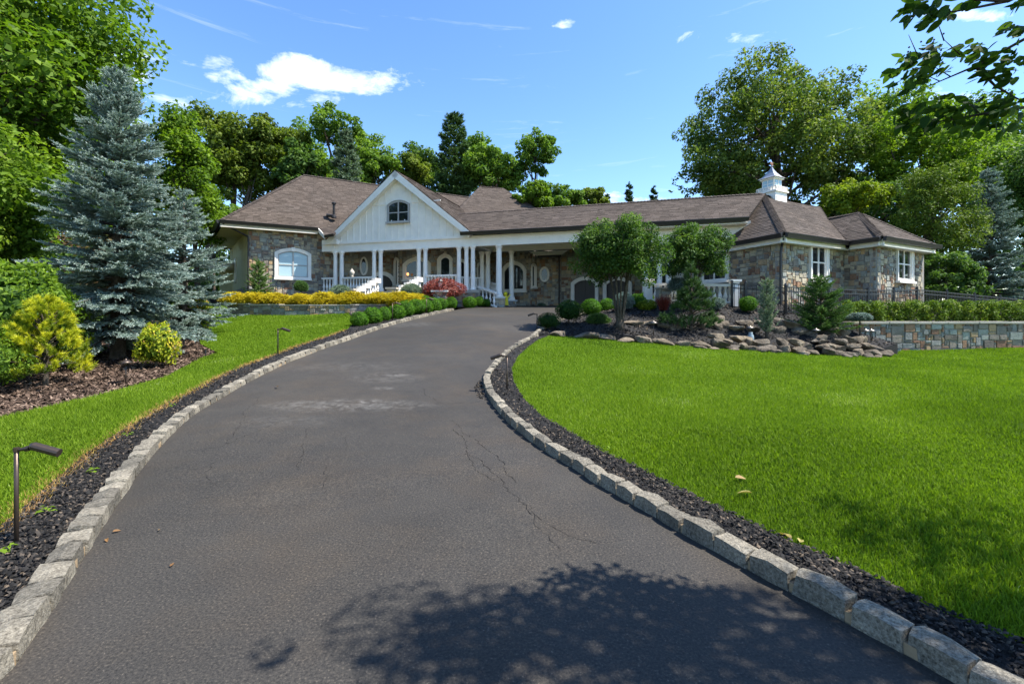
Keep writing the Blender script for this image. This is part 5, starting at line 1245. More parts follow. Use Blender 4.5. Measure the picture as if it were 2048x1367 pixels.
# white terrace balustrade
tb = empty('terrace_balustrade', 'white turned baluster railing along the raised terrace behind the small trees', 'balustrade')
ta, tz = v3(P(1296, 602, 18.6)), v3(P(1468, 607, 17.3)); balustrade(tb, ta, tz, .74, .19, rail=.10, scale=1.15)
for q in (ta, tz):
    MB().box((q[0], q[1], q[2] + .36), (.28, .28, .95)).box((q[0], q[1], q[2] + .87), (.40, .40, .08)).obj('pier', 'white', tb)
pd = empty('stone_pedestal', 'small stone pedestal standing before the white balustrade', 'pedestal'); c = v3(P(1327, 603, 17.9)); bd = MB().box((c[0], c[1], c[2] + .2), (.5, .4, .6)).obj('base', 'mortar', pd); MB().box((c[0], c[1], c[2] + .53), (.6, .5, .06)).obj('cap', 'tan_stone', pd)
f = Face(c + (-.25, -.2, 0), c + (.25, -.2, 0)); bank = []; stones(bd, f, 0, .5, c[2] - .05, c[2] + .5, seed=3, bank=bank, cell=.1); finish_pieces(bank, 'stone', 'stone', 300, 'stone_facing')
# entrance pier with lantern by the red maple
ep = empty('stone_pier', 'square stone pier carrying a lantern below the red maple', 'pier'); c = v3(P(881, 612, 21.9)); bd = MB().box((c[0], c[1], c[2] + .25), (.6, .6, .85)).obj('base', 'mortar', ep); MB().box((c[0], c[1], c[2] + .71), (.8, .8, .08)).obj('cap', 'white_stone', ep); bank = []
for nn_ in (np.array((0, -1, 0.)), np.array((1., 0, 0)), np.array((-1., 0, 0))):
    o = c + nn_ * .3; e_ = np.array((-nn_[1], nn_[0], 0)); f = Face(o - e_ * .3, o + e_ * .3); stones(bd, f, 0, .6, c[2] - .15, c[2] + .66, seed=9, bank=bank)
finish_pieces(bank, 'stone', 'stone', 300, 'stone_facing')
ln_ = empty('lantern', 'black lantern standing on the stone pier cap', 'lantern', (c[0], c[1], c[2] + .75))
MB().box((0, 0, .03), (.2, .2, .05)).box((0, 0, .42), (.22, .22, .04)).lathe([(.12, .44), (.02, .56), (.01, .62)], 4).obj('frame', 'iron', ln_); MB().box((0, 0, .22), (.15, .15, .34)).obj('glass', 'glass_pale', ln_)
for sx in (-1, 1):
    for sy in (-1, 1): MB().box((.085 * sx, .085 * sy, .22), (.02, .02, .36)).obj('corner_bar', 'iron', ln_)
# urn by the stair and the little yellow caution figure
un = v3(P(704, 565, 22.45)); uo = empty('stone_urn', 'small finial urn on the left stair pier', 'urn', (un[0], un[1], un[2] + .27)); MB().lathe([(.09, 0), (.09, .04), (.04, .07), (.10, .14), (.13, .24), (.09, .32), (.03, .38), (.01, .44)], 12).obj('body', 'tan_stone', uo, True)
yf = empty('caution_figure', 'small yellow caution figure between the two column pedestals', 'caution sign', tuple(P(1011, 612, 24.2))); MB().prism([(-.16, 0, .05), (.0, 0, .0), (.16, 0, .05), (.14, 0, .35), (.10, 0, .55), (-.10, 0, .55), (-.14, 0, .35)], (0, .06, 0)).obj('body', 'yellow', yf); MB().lathe([(.02, .55), (.10, .60), (.11, .68), (.05, .76)], 10).obj('head', 'yellow', yf); MB().beam((.1, .03, .45), (.26, .03, .62), .05, .05).obj('arm', 'yellow', yf); MB().box((0, .03, .02), (.3, .2, .05)).obj('foot', 'iron', yf)

# ---------------------------------------------------------------- path lights
def path_light(label, base, h, ang, arm=.16, tilt=.35, sc=1.0):
    root = empty('path_light', label, 'garden light', tuple(base), 'bent arm path lights along the drive')
    ca, sa = math.cos(ang), math.sin(ang); d = np.array((ca, sa, 0)); MB().tube([(0, 0, -.1), (0, 0, h * .5), (0, 0, h)], .0125 * sc, 8).obj('stake', 'bronze', root, True)
    MB().tube([(0, 0, h - .005), tuple(d * .07 * sc + Z1 * (h + .004))], .011 * sc, 8).lathe([(.016 * sc, -.015), (.016 * sc, .012)], 8, (0, 0, h)).tube([tuple(d * .05 * sc + Z1 * h), tuple(d * .075 * sc + Z1 * (h + .006))], .017 * sc, 8).obj('arm', 'bronze', root)
    a = d * .08 * sc + Z1 * (h + .022); b = d * (.08 + arm) * sc + Z1 * (h + .022 - arm * tilt * sc)
    MB().tube([tuple(a), tuple(a + (b - a) * .1), tuple(b)], [.017 * sc, .026 * sc, .026 * sc], 12).obj('lamp_head', 'bronze', root); return root
def mushroom(label, base, h, sc=1.0):
    root = empty('path_light', label, 'garden light', tuple(base), 'mushroom cap path lights in the beds')
    MB().tube([(0, 0, -.1), (0, 0, h)], .012 * sc, 8).obj('stake', 'bronze', root, True); MB().lathe([(.10 * sc, h - .012), (.105 * sc, h - .005), (.055 * sc, h + .028), (.022 * sc, h + .04), (.016 * sc, h + .06), (.005, h + .068)], 14).lathe([(.018 * sc, h - .06), (.022 * sc, h - .03), (.02 * sc, h)], 8).obj('shade', 'steel' if sc > 1.01 else 'bronze', root, True)
def gl(px, py, fn=None, dz=.03): fn = fn or ZL; x, y = hit(px, py, fn); return (x, y, float(fn.many([(x, y)])[0]) + dz)
def hgt(px, base, py): return (HY - py) / FP * base[1] + CZ - base[2]
for px, pb, pt_, ang, lb in ((33, 1097, 898, .15, 'tall bronze path light nearest the camera in the left mulch strip'), (556, 711, 658, .0, 'bronze path light on the left lawn edge halfway up the drive'), (1014, 785, 712, 2.9, 'bronze path light in the mulch strip at the inner bend of the right kerb'), (1074, 661, 628, 3.0, 'bronze path light beside the dark round shrubs where the drive meets the bed')):
    b = gl(px, pb, dz=.02); path_light(lb, b, hgt(px, b, pt_), ang, sc=1.0 if pb > 1000 else 1.15)
for px, pb, Y, pt_, lb in ((785, 641, 16.2, 606, 'bronze path light standing among the left row of round boxwoods'), (853, 628, 18.6, 597, 'bronze path light near the upper end of the boxwood row')):
    b = v3(P(px, pb, Y)); path_light(lb, b, hgt(px, b, pt_), .2, sc=1.2)
b = gl(252, 768); mushroom('bronze mushroom path light in the brown bark bed by the yellow leaved shrub', b, hgt(252, b, 724))
for px, pb, pt_, lb in ((1307, 672, 645, 'mushroom path light below the layered pine in the lower bed'), (1500, 684, 655, 'mushroom path light beside the blue glazed jar'), (1632, 688, 660, 'mushroom path light in front of the big young spruce'), (1731, 686, 661, 'left of the two mushroom path lights by the end of the boulders'), (1742, 684, 661, 'right of the two mushroom path lights by the end of the boulders')):
    b = gl(px, pb, ZU); mushroom(lb, b, max(.3, hgt(px, b, pt_)), 1.25)
b = gl(1501, 688, ZU); j = empty('glazed_jar', 'small blue grey jar in the mulch behind the boulders', 'jar', b); MB().lathe([(.06, 0), (.10, .10), (.09, .24), (.05, .30), (.065, .34)], 12).obj('body', 'bluejar', j, True)
for k, (px, py, lb) in enumerate(((352, 716, 'black bullet spotlight beside the yellow leaved shrub'), (387, 664, 'black bullet spotlight under the second spruce'), (368, 694, 'small black uplight stake behind the yellow leaved shrub'), (411, 716, 'small black stake light near the point of the lawn'), (391, 690, 'small black stake light in the bay of the bark bed'))):
    b = gl(px, py); s = empty('spotlight', lb, 'garden light', b, 'black spotlights in the bark bed'); MB().tube([(0, 0, -.05), (0, 0, .10)], .012, 6).obj('stake', 'iron', s)
    if k < 2: MB().tube([(-.06, .05, .10), (0, 0, .14), (.07, -.04, .22)], [.045, .06, .065], 10).obj('lamp_head', 'iron', s)
    else: MB().tube([(0, 0, .08), (0, 0, .18)], .022, 8).obj('lamp_head', 'iron', s)
# ---------------------------------------------------------------- shrubs
BL = [(718, 641, 17, 14.9, 'first and nearest'), (745, 634, 19, 15.5, 'second'), (768, 630, 15, 16.2, 'third'), (791, 627, 16, 16.9, 'fourth'), (812, 620, 18, 17.7, 'fifth'), (833, 615, 17, 18.6, 'sixth'), (849, 614, 16, 19.2, 'seventh'), (868, 612, 17, 19.9, 'eighth'), (882, 609, 14, 20.6, 'ninth')]
for px, py, rr, Y, w in BL:
    R = rr * Y / FP; c = P(px, py, Y); shrub('boxwood', f'round clipped boxwood, {w} from the lawn end of the left kerb row', (c.x, c.y, c.z - R * .9), R * 1.04, R * .98, 'box', 'boxwood balls in a row along the left kerb', Y)
for px, py, rr, Y, lb in ((903, 607, 13, 21.8, 'round boxwood just right of the stone lantern pier'), (852, 600, 11, 21.2, 'small round boxwood behind the row beside the yellow shrubs'), (939, 606, 13, 22.9, 'left one of two round boxwoods before the porch plinth'), (958, 604, 11, 23.3, 'right one of two round boxwoods before the porch plinth'), (971, 606, 9, 23.6, 'small dark boxwood beside the walk steps'),
                          (1182, 616, 18, 17.3, 'round clipped boxwood before the left garage door'), (1214, 612, 17, 18.3, 'round clipped boxwood left of the many stemmed tree'), (1274, 603, 16, 17.6, 'round boxwood right of the blue globe spruce'), (1293, 597, 15, 19, 'round boxwood at the left end of the white balustrade'), (1496, 609, 16, 16.2, 'bright round shrub standing before the black gate')):
    R = rr * Y / FP; c = P(px, py, Y); shrub('boxwood', lb, (c.x, c.y, c.z - R * .9), R * 1.05, R * .96, 'box', None, Y)
for px, py, rx, ry, Y, kind, lb, st in ((1098, 641, 24, 17, 14.0, 'yew', 'wide dark green clipped shrub at the corner of the drive', 0), (1138, 622, 27, 21, 14.9, 'yew', 'dark green globe on a short stem beside the drive corner', .18), (1197, 642, 23, 13, 14.9, 'mugo', 'low light green needled mound near the many stemmed tree', 0),
                                     (1249, 603, 18, 19, 17, 'blue', 'blue grey globe spruce behind the many stemmed tree', 0), (1293, 612, 17, 13, 16.9, 'lime', 'pale yellow dwarf shrub in the black mulch', 0), (1356, 571, 19, 13, 17.2, 'blue', 'blue grey globe grafted on a stem beside the balustrade', .55), (1429, 607, 17, 12, 16.5, 'blue', 'low blue grey mound before the balustrade', 0),
                                     (1720, 634, 20, 9, 14.9, 'blue', 'flat blue spruce grafted on a slim stem before the retaining wall', .5), (1084, 612, 9, 6, 27, 'juniper', 'tiny blue green shrub at the foot of the stone garage wall', 0)):
    a, b_ = rx * Y / FP, ry * Y / FP; c = P(px, py, Y); shrub('evergreen_shrub', lb, (c.x, c.y, c.z - b_ * .95 - st), a, b_, kind, None, Y, st)
gw_ = ['far left end of the planter', 'second from the planter left end', 'third from the planter left end', 'just right of the green dwarf conifer', 'in the middle of the planter, fifth along', 'below the left stair pier', 'below the front stair', 'second from the right end of the row', 'right end of the row by the boxwoods']
for (px, rx), w in zip(((473, 25), (512, 24), (555, 25), (603, 26), (651, 26), (702, 27), (752, 27), (796, 25), (829, 22)), gw_):
    Y = 20.75 - .5 * math.sin((px - 455) / 400 * math.pi) + (.5 if px > 800 else 0); a = rx * Y / FP; c = P(px, 598, Y); shrub('golden_shrub', 'golden yellow threadleaf shrub, ' + w, (c.x, c.y, c.z - .36), a * 1.05, .32, 'gold', 'golden shrubs along the top of the planter wall', px)
c = P(886, 583, 22.6); shrub('japanese_maple', 'dome of feathery red foliage, weeping maple before the porch', (c.x, c.y, c.z - .62), 1.08, .52, 'red', None, 0, .18)
for px, py, Y, lb in ((682, 584, 22.3, 'arching weeping blue green shrub left of the stair'), (824, 582, 22.2, 'arching weeping blue green shrub right of the stair')):
    c = P(px, py, Y); shrub('weeping_shrub', lb, (c.x, c.y, c.z - .4), .5, .34, 'weep', None, px, .05)
c = P(602, 573, 23.2); shrub('topiary', 'small evergreen ball on a stem under the arched left window', (c.x, c.y, c.z - .9), .32, .30, 'mugo', None, 1, .62)
b = gl(312, 735); shrub('spirea', 'yellow leaved shrub with orange tips beside the mushroom light in the bark bed', (b[0], b[1], b[2]), .40, .44, 'spirea', None, .4)
b = gl(388, 668); shrub('spirea', 'yellow leaved shrub tucked under the blue spruce', (b[0], b[1], b[2]), .42, .62, 'spirea', None, 1.4)
for px, pb, Y, a, h, lb in ((35, 735, 8.4, 1.0, 1.0, 'bright green broad leaved shrub at the left edge behind the yellow pine'), (-45, 775, 7.2, .5, .45, 'bright green broad leaved shrub cut by the left frame edge')):
    c = P(px, pb, Y); shrub('broadleaf_shrub', lb, (c.x, c.y, c.z), a, h, 'rhodo', None, px)
c = P(100, 655, 10.2); shrub('broadleaf_shrub', 'green shrub in the shade between the yellow pine and the blue spruce', (c.x, c.y, c.z - .9), .9, .8, 'rhodo', None, 2)
# red grass
rg = gl(1327, 622, ZU); root = empty('red_grass', 'tuft of reddish ornamental grass in the black mulch', 'ornamental grass', rg); q = np.random.default_rng(3); n = 500; an = q.uniform(0, 6.28, n); st_ = np.stack([q.normal(0, .05, n), q.normal(0, .05, n), np.zeros(n)], 1); dd = unit(np.stack([np.cos(an) * q.uniform(.1, .7, n), np.sin(an) * q.uniform(.1, .7, n), np.ones(n)], 1))
V, F, T = needle_geo(st_, dd, np.full(n, .05), 1, .62, .02, np.full(n, .45), q, ang=(0, .2)); put('blades', np_mesh('blades', V, F, T, [LEAF['red']]), root)

# conifers near by
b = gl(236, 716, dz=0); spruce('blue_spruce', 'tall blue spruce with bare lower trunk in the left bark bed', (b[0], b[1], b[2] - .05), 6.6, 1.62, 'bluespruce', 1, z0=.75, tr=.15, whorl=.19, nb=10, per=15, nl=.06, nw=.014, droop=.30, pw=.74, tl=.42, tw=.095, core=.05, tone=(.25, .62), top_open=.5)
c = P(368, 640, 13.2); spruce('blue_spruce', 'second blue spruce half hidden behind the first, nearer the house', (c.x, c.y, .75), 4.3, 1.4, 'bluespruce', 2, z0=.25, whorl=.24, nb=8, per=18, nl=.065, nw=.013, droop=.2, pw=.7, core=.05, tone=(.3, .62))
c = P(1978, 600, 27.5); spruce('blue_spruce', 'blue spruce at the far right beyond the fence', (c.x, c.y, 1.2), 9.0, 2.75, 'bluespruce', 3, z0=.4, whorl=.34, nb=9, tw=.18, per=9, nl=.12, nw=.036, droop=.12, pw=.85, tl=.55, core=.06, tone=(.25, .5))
c = P(517, 588, 23.0); spruce('dwarf_conifer', 'light green young conifer at the left wing corner', (c.x, c.y, 2.1), 2.05, .62, 'spruce', 4, z0=.1, whorl=.16, nb=8, tw=.10, per=14, nl=.08, nw=.016, droop=-.35, pw=.6, tl=.26, core=.03, tone=(.5, .8), cat='conifer')
c = P(1641, 672, 15.0); spruce('young_spruce', 'bushy dark green young spruce among the boulders', (c.x, c.y, c.z), 1.95, .86, 'spruce', 5, z0=.12, whorl=.13, nb=9, tw=.09, per=22, nl=.06, nw=.011, droop=-.25, pw=.62, tl=.26, core=.025, tone=(.28, .6), cat='conifer')
c = P(1534, 673, 14.4); spruce('juniper', 'slim pale juniper column in front of the boulders', (c.x, c.y, c.z), 1.85, .34, 'juniper', 6, z0=.1, whorl=.10, nb=8, tw=.08, per=16, nl=.05, nw=.011, droop=-.9, pw=.45, tl=.16, core=.02, tone=(.4, .7), cat='conifer')
# pines built of needle tufts
def pine(name, label, base, tufts, lm, nl, nw, per, seed, tone, tr=.05, cat='pine', tl=.16, group=None, up=.9):
    r = np.random.default_rng(seed); root = empty(name, label, cat, tuple(base), group); t = np.asarray(tufts, float); mb = MB()
    H = t[:, 2].max(); mb.tube([(0, 0, -.2), (0, 0, H * .5), (0, 0, H * .95)], [tr * 1.3, tr, tr * .3], 7)
    for k in r.permutation(len(t))[:70]: z = t[k, 2] * .72; mb.tube([(0, 0, z), tuple(t[k] * [.5, .5, .9]), tuple(t[k])], [tr * .4, tr * .25, tr * .12], 4, cap=False)
    mb.obj('trunk', 'bark', root)
    out = t * [1, 1, 0]; d = unit(unit(out + 1e-6) * .7 + [0, 0, up] + r.normal(0, .22, t.shape))
    V, F, T = needle_geo(t, d, np.full(len(t), tl) * r.uniform(.7, 1.3, len(t)), per, nl, nw, np.clip(r.normal(*tone, len(t)), 0, 1), r, ang=(.35, 1.15), tip=.1, core=nw * 2)
    put('crown', np_mesh('crown', V, F, T, [LEAF[lm]]), root); return root
q = np.random.default_rng(8); tf = []
for k in range(340):
    z = q.uniform(.12, 1.0); rad = (1 - z) ** .7 * .66 * q.uniform(.5, 1.08) + .03; a = q.uniform(0, 6.28); tf.append((rad * math.cos(a), rad * math.sin(a), z * 1.42))
b = gl(92, 772); pine('golden_pine', 'bright yellow tipped young pine at the front of the left bark bed', b, tf, 'ypine', .085, .009, 85, 9, (.55, .2), .035, tl=.14)
tf = []
for zc, rx, n, ox in ((.24, .55, 60, -.0), (.32, .34, 40, -.66), (.34, .34, 40, .52), (.78, .60, 110, .05), (1.12, .52, 90, .12), (1.42, .30, 40, .04), (1.75, .16, 18, .0), (1.98, .06, 6, .0)):
    for _ in range(n): a = q.uniform(0, 6.28); s = q.random() ** .5; tf.append((ox + rx * s * math.cos(a), rx * s * math.sin(a) * .9, zc + .22 * (1 - s * s) + q.normal(0, .05)))
c = P(1382, 668, 14.6); pine('layered_pine', 'cloud layered dark green pine in the middle of the right bed', (c.x, c.y, c.z - .0), tf, 'pine', .11, .012, 60, 10, (.6, .18), .05, tl=.16)
# small many stemmed trees
def multistem(label, base, center, radii, n_lf, leaf, seed, stems=8, spread=.5, rel=(.16, .28)):
    r = np.random.default_rng(seed); base = np.asarray(base, float); root = empty('small_tree', label, 'tree', tuple(base)); C, R = crown_clusters(150, np.asarray(center) - base, radii, r, seed, .13, .25, -.8, rel)
    mb = MB(); low = C[C[:, 2] < np.median(C[:, 2]) + .3]
    for k in range(stems):
        a = 6.28 * k / stems + r.normal(0, .2); f = np.array((math.cos(a), math.sin(a), 0)); H = (np.asarray(center) - base)[2]; e = f * spread * r.uniform(.6, 1.2) + Z1 * H * r.uniform(.75, 1.0)
        mb.tube([f * .05 - Z1 * .1, f * .09 + Z1 * .3, f * spread * .42 + Z1 * H * .5, e, e + f * .3 + Z1 * .4], [.045, .038, .028, .018, .006], 6)
        for _ in range(4): c = C[r.integers(len(C))]; mb.tube([f * spread * .6 + Z1 * H * .62, (e + c) / 2, c], [.016, .011, .004], 4, cap=False)
    mb.tube([(0, 0, -.1), (0, 0, .35)], [.15, .11], 8); mb.obj('trunk', 'bark', root, True)
    V, F, T = cluster_leaves(C, R, n_lf, leaf, .55, r, .42, .18, .85, .5); put('crown', np_mesh('crown', V, F, T, [LEAF['dark']]), root)
c = P(1240, 658, 13.9); multistem('many stemmed small tree nearest the drive, in front of the covered walk', tuple(c), tuple(P(1234, 503, 13.9)), (1.46, 1.35, 1.32), 32000, .075, 31)
c = P(1388, 612, 16.6); multistem('many stemmed small tree behind the layered pine', tuple(c), tuple(P(1386, 504, 16.6)), (1.30, 1.2, 1.15), 23000, .08, 32, spread=.4)

# ---------------------------------------------------------------- trees
def at(px, py, Y): return tuple(P(px, py, Y))
def tbase(px, Y, z=None): x = U(px) * Y; return (x, Y, ZL(min(max(x, -38), 38), min(Y, 40)) - .15 if z is None else z)
G1 = 'broad trees at the left edge of the photo'
tree('broadleaf_tree', 'big leafy tree filling the top left corner', (-15.8, 13.5, .6), (-15.6, 13.2, 8.6), (4.5, 4.0, 5.6), 260, 52000, .17, 'bright', .3, 1, G1, tone=.46, rel=(.13, .24), inner=.45, amp=.14, kl=30)
tree('broadleaf_tree', 'tall tree behind the big leafy one at the left edge', (-23, 21, .8), (-22.5, 21, 9), (5, 4.2, 7.5), 150, 30000, .24, 'mid', .3, 41, G1, kl=20)
tree('broadleaf_tree', 'lower leafy tree left of the blue spruce, reaching over the bark bed', (-12.4, 9.9, .3), (-12.3, 9.8, 4.0), (2.3, 2.2, 2.3), 130, 34000, .11, 'bright', .16, 2, G1, tone=.46, kl=20)
tree('broadleaf_tree', 'dark leafy tree in the shade behind the left shrubs', (-14.5, 11.5, .4), (-14, 11.6, 2.4), (3.2, 2, 1.9), 70, 12000, .12, 'dark', .12, 3, G1)
tree('broadleaf_tree', 'brownish leaved understory tree behind the blue spruce', (-13.2, 14.2, .6), (-13.0, 14.2, 2.8), (1.6, 1.4, 1.7), 50, 8000, .12, 'brown', .08, 4, G1)
tree('broadleaf_tree', 'tall narrow bright green tree right of the blue spruce top', tbase(365, 24), at(366, 335, 24), (1.45, 1.4, 4.2), 90, 15000, .17, 'bright', .2, 5, None, tone=.48, rel=(.2, .34))
tree('broadleaf_tree', 'leafy tree filling in behind the second spruce', tbase(395, 27, 1.6), at(392, 430, 27), (1.6, 1.5, 3.2), 60, 9000, .19, 'bright', .16, 6, None, tone=.4)
GB = 'tall trees behind the house'
tree('oak_tree', 'olive green oak with open trunks behind the left roof end', tbase(455, 40), at(458, 308, 40), (3.7, 3, 4.1), 110, 17000, .30, 'olive', .22, 7, GB, stems=[(-1.1, 0), (.1, .4), (1.1, -.2)], inner=.4, rel=(.16, .28), kl=15, tone=.6, zmin=-.95)
tree('oak_tree', 'second olive oak, right of the open trunked one', tbase(540, 41), at(545, 312, 41), (3.3, 3, 3.7), 95, 14000, .30, 'olive', .22, 8, GB, stems=[(-.7, 0), (.8, .3)], tone=.55, inner=.4, rel=(.16, .28), kl=12, zmin=-.95)
tree('broadleaf_tree', 'dark undergrowth tree below the olive oaks at the left roof corner', tbase(430, 36, 1.9), at(425, 440, 36), (2.6, 2, 1.9), 50, 8000, .24, 'mid', .1, 42, GB, zmin=-.95, tone=.35)
tree('locust_tree', 'high crowned green tree with separate leaf masses behind the roof ridge', tbase(665, 42), at(655, 258, 42), (2.0, 2, 2.4), 46, 8000, .27, 'mid', .24, 9, GB, extra=[(at(708, 265, 42), (1.6, 1.6, 1.6), 26), (at(630, 330, 41), (2.2, 2, 2.0), 30), (at(690, 345, 41), (2.4, 2, 1.8), 30)], amp=.25, tone=.45)
tree('broadleaf_tree', 'rounded dark tree between the oaks and the locust', tbase(600, 39), at(595, 345, 39), (2.2, 2, 2.5), 60, 8000, .26, 'dark', .2, 10, GB)
tree('broadleaf_tree', 'low green tree just left of the gable peak', tbase(757, 45), at(757, 345, 45), (2.6, 2, 2.2), 50, 7000, .28, 'mid', .2, 11, GB)
tree('oak_tree', 'olive crown right behind the gable peak', tbase(822, 47), at(822, 345, 47), (2.6, 2, 2.0), 50, 7000, .28, 'olive', .2, 12, GB, tone=.6)
spruce('cedar_tree', 'grey green feathery cedar above the main roof', tbase(692, 33), 12.4, 2.2, 'juniper', 13, z0=4, group=None, whorl=.55, nb=8, tw=.3, per=12, nl=.22, nw=.05, droop=.05, tl=.7, core=.12, tone=(.15, .4))
spruce('pine_tree', 'tall dark pine with a feathery top behind the porch roof', tbase(908, 44), 18.6, 3.7, 'pine', 14, z0=4, group=None, whorl=.62, nb=8, tw=.28, per=9, nl=.28, nw=.07, droop=-.25, tl=.8, core=.13, tone=(.35, .65), pw=.62)
tree('broadleaf_tree', 'green tree right of the tall pine', tbase(985, 43), at(985, 345, 43), (2.6, 2.2, 3.0), 60, 9000, .28, 'mid', .22, 15, GB)
tree('broadleaf_tree', 'open crowned tall tree leaning right above the long roof', tbase(1062, 44), at(1072, 305, 44), (2.2, 2, 2.3), 50, 8500, .27, 'mid', .2, 16, GB, extra=[(at(1040, 355, 44), (2.4, 2, 2.0), 34)], amp=.28, tone=.45)
tree('broadleaf_tree', 'light green bushy tree just above the long roof', tbase(1065, 37), at(1068, 395, 37), (1.8, 1.6, 1.5), 45, 6500, .22, 'bright', .14, 17, GB)
tree('broadleaf_tree', 'smaller round tree in the gap above the long roof', tbase(1130, 44), at(1128, 402, 44), (2.3, 2, 1.6), 45, 6000, .26, 'mid', .14, 18, GB)
tree('broadleaf_tree', 'dark round tree at the right end of the low trees above the long roof', tbase(1178, 50), at(1175, 398, 50), (2.0, 2, 1.5), 40, 5500, .27, 'olive', .14, 19, GB, tone=.6)
for px, py, Y, lb in ((1258, 366, 52, 'small pointed conifer showing above the long roof'), (1307, 374, 52, 'second pointed conifer above the long roof, nearest the big oak'), (1214, 388, 54, 'tiny conifer tip above the long roof by the low trees')):
    b = tbase(px, Y); spruce('far_conifer', lb, b, P(px, py, Y).z - b[2], 1.5, 'pine', px, z0=6, group='far conifer tips above the long roof', whorl=.55, nb=6, tw=.35, per=8, nl=.22, nw=.06, droop=-.1, tl=.5, core=.15, tone=(.2, .5))
tree('oak_tree', 'huge spreading oak behind the corner wing and cupola', tbase(1580, 38, 1.5), at(1550, 268, 38), (8.7, 6.5, 6.5), 330, 56000, .24, 'oak', .45, 20, GB, inner=.42, rel=(.085, .16), zmin=-.9, kl=50, extra=[(at(1425, 335, 37.5), (3.2, 2.4, 2.8), 60), (at(1690, 330, 38), (3.4, 2.5, 3.2), 50), (at(1540, 370, 39), (7.0, 3, 2.4), 90), (at(1728, 255, 38), (2.6, 2, 2.8), 40), (at(1392, 360, 37.5), (2.3, 2, 1.8), 36), (at(1640, 215, 38), (3.2, 2.5, 3.0), 40)], amp=.15, tone=.55, tsd=.22)
tree('broadleaf_tree', 'pale leafy tree right of the huge oak', tbase(1850, 35, 1.3), at(1850, 325, 35), (5.0, 4.0, 5.4), 170, 28000, .23, 'bright', .3, 21, GB, tone=.62, rel=(.12, .2), zmin=-.95, kl=30)
tree('broadleaf_tree', 'leafy tree above the right blue spruce', tbase(1975, 36, 1.3), at(1985, 360, 36), (4.2, 3.4, 3.9), 120, 18000, .24, 'mid', .25, 22, GB, tone=.6, zmin=-.95, kl=20)
tree('broadleaf_tree', 'dark tree cut by the right frame edge', tbase(2075, 30, 1.1), at(2070, 420, 30), (2.8, 2.5, 5.2), 100, 14000, .20, 'dark', .25, 23, GB)
tree('small_yellow_tree', 'yellow green small tree behind the corner wing roof', tbase(1700, 30, 1.4), at(1702, 400, 30), (2.3, 1.9, 1.5), 55, 7500, .18, 'lime', .1, 24, None, tone=.38, amp=.28)
tree('cypress_tree', 'pale green lumpy cypress beyond the right roof end', tbase(1865, 27, 1.2), at(1868, 440, 27), (2.1, 2.0, 4.0), 130, 24000, .15, 'crypto', .2, 25, None, inner=.6, rel=(.16, .26), zmin=-.95, tone=.66, amp=.2, asp=.35)
tree('broadleaf_tree', 'dark shrubby tree behind the right end wall', tbase(1905, 25, 1.1), at(1890, 560, 25), (1.9, 1.6, 1.7), 60, 9000, .16, 'dark', .1, 26, GB, zmin=-.95)
tree('broadleaf_tree', 'dark tree between the oak and the wing roof', tbase(1760, 33, 1.3), at(1770, 440, 33), (3.0, 2.4, 3.4), 90, 12000, .22, 'dark', .2, 27, GB, zmin=-.95)
for px, py, Y, rx, rz, lm, lb in ((470, 330, 50, 3.6, 4.0, 'mid', 'farther green tree filling the gap between the two olive oaks'), (610, 320, 52, 4.0, 4.4, 'mid', 'farther green tree behind the locust and the second oak'), (735, 325, 54, 3.6, 3.8, 'bright', 'farther bright tree between the locust and the gable peak'), (850, 340, 54, 3.6, 3.2, 'dark', 'farther dark tree between the gable peak and the pine'), (960, 325, 52, 3.2, 3.8, 'mid', 'farther tree between the pine and the open crowned tree'),
                                 (1770, 260, 42, 4.2, 4.6, 'mid', 'tree filling in right behind the huge oak'), (1925, 290, 44, 5.0, 5.6, 'bright', 'tall farther tree behind the pale leafy tree'), (2050, 320, 42, 4.0, 5.5, 'mid', 'tall tree cut by the right frame edge behind the blue spruce'), (1480, 385, 46, 5.0, 3.0, 'dark', 'low dark tree under the left side of the huge oak'), (1690, 395, 40, 3.6, 2.6, 'dark', 'low dark tree under the right side of the huge oak')):
    tree('broadleaf_tree', lb, tbase(px, Y), at(px, py, Y), (rx, rx * .8, rz), 80, 8500, .32, lm, .22, int(px), GB, tone=.55, zmin=-.95, kl=10, inner=.3)
# woods closing the view far behind, one mass
rn = np.random.default_rng(77); Cs, Rs = [], []
for k in range(120):
    a = rn.uniform(-1.15, 1.2); Dk = rn.uniform(56, 85); x, y = Dk * math.sin(a), Dk * math.cos(a); top = (8.5 if -.02 < a < .42 else 13) * rn.uniform(.8, 1.15)
    for _ in range(7): Cs.append((x + rn.normal(0, 2), y + rn.normal(0, 1.5), rn.uniform(.6, top))); Rs.append(rn.uniform(1.4, 2.4))
for k in range(90):
    px_, Y_ = (rn.uniform(370, 480), rn.uniform(37, 46)) if k < 45 else (rn.uniform(1900, 2250), rn.uniform(36, 44))
    Cs.append((U(px_) * Y_, Y_, rn.uniform(.8, 5.5))); Rs.append(rn.uniform(1.0, 1.6))
V, F, T = cluster_leaves(np.array(Cs), np.array(Rs), 52000, .6, .7, rn, .35, .2, .9)
put('far_woods', np_mesh('far_woods', V, F, T, [LEAF['dark']]), None, 'stuff')['label'] = 'mass of dark woods far behind the house'
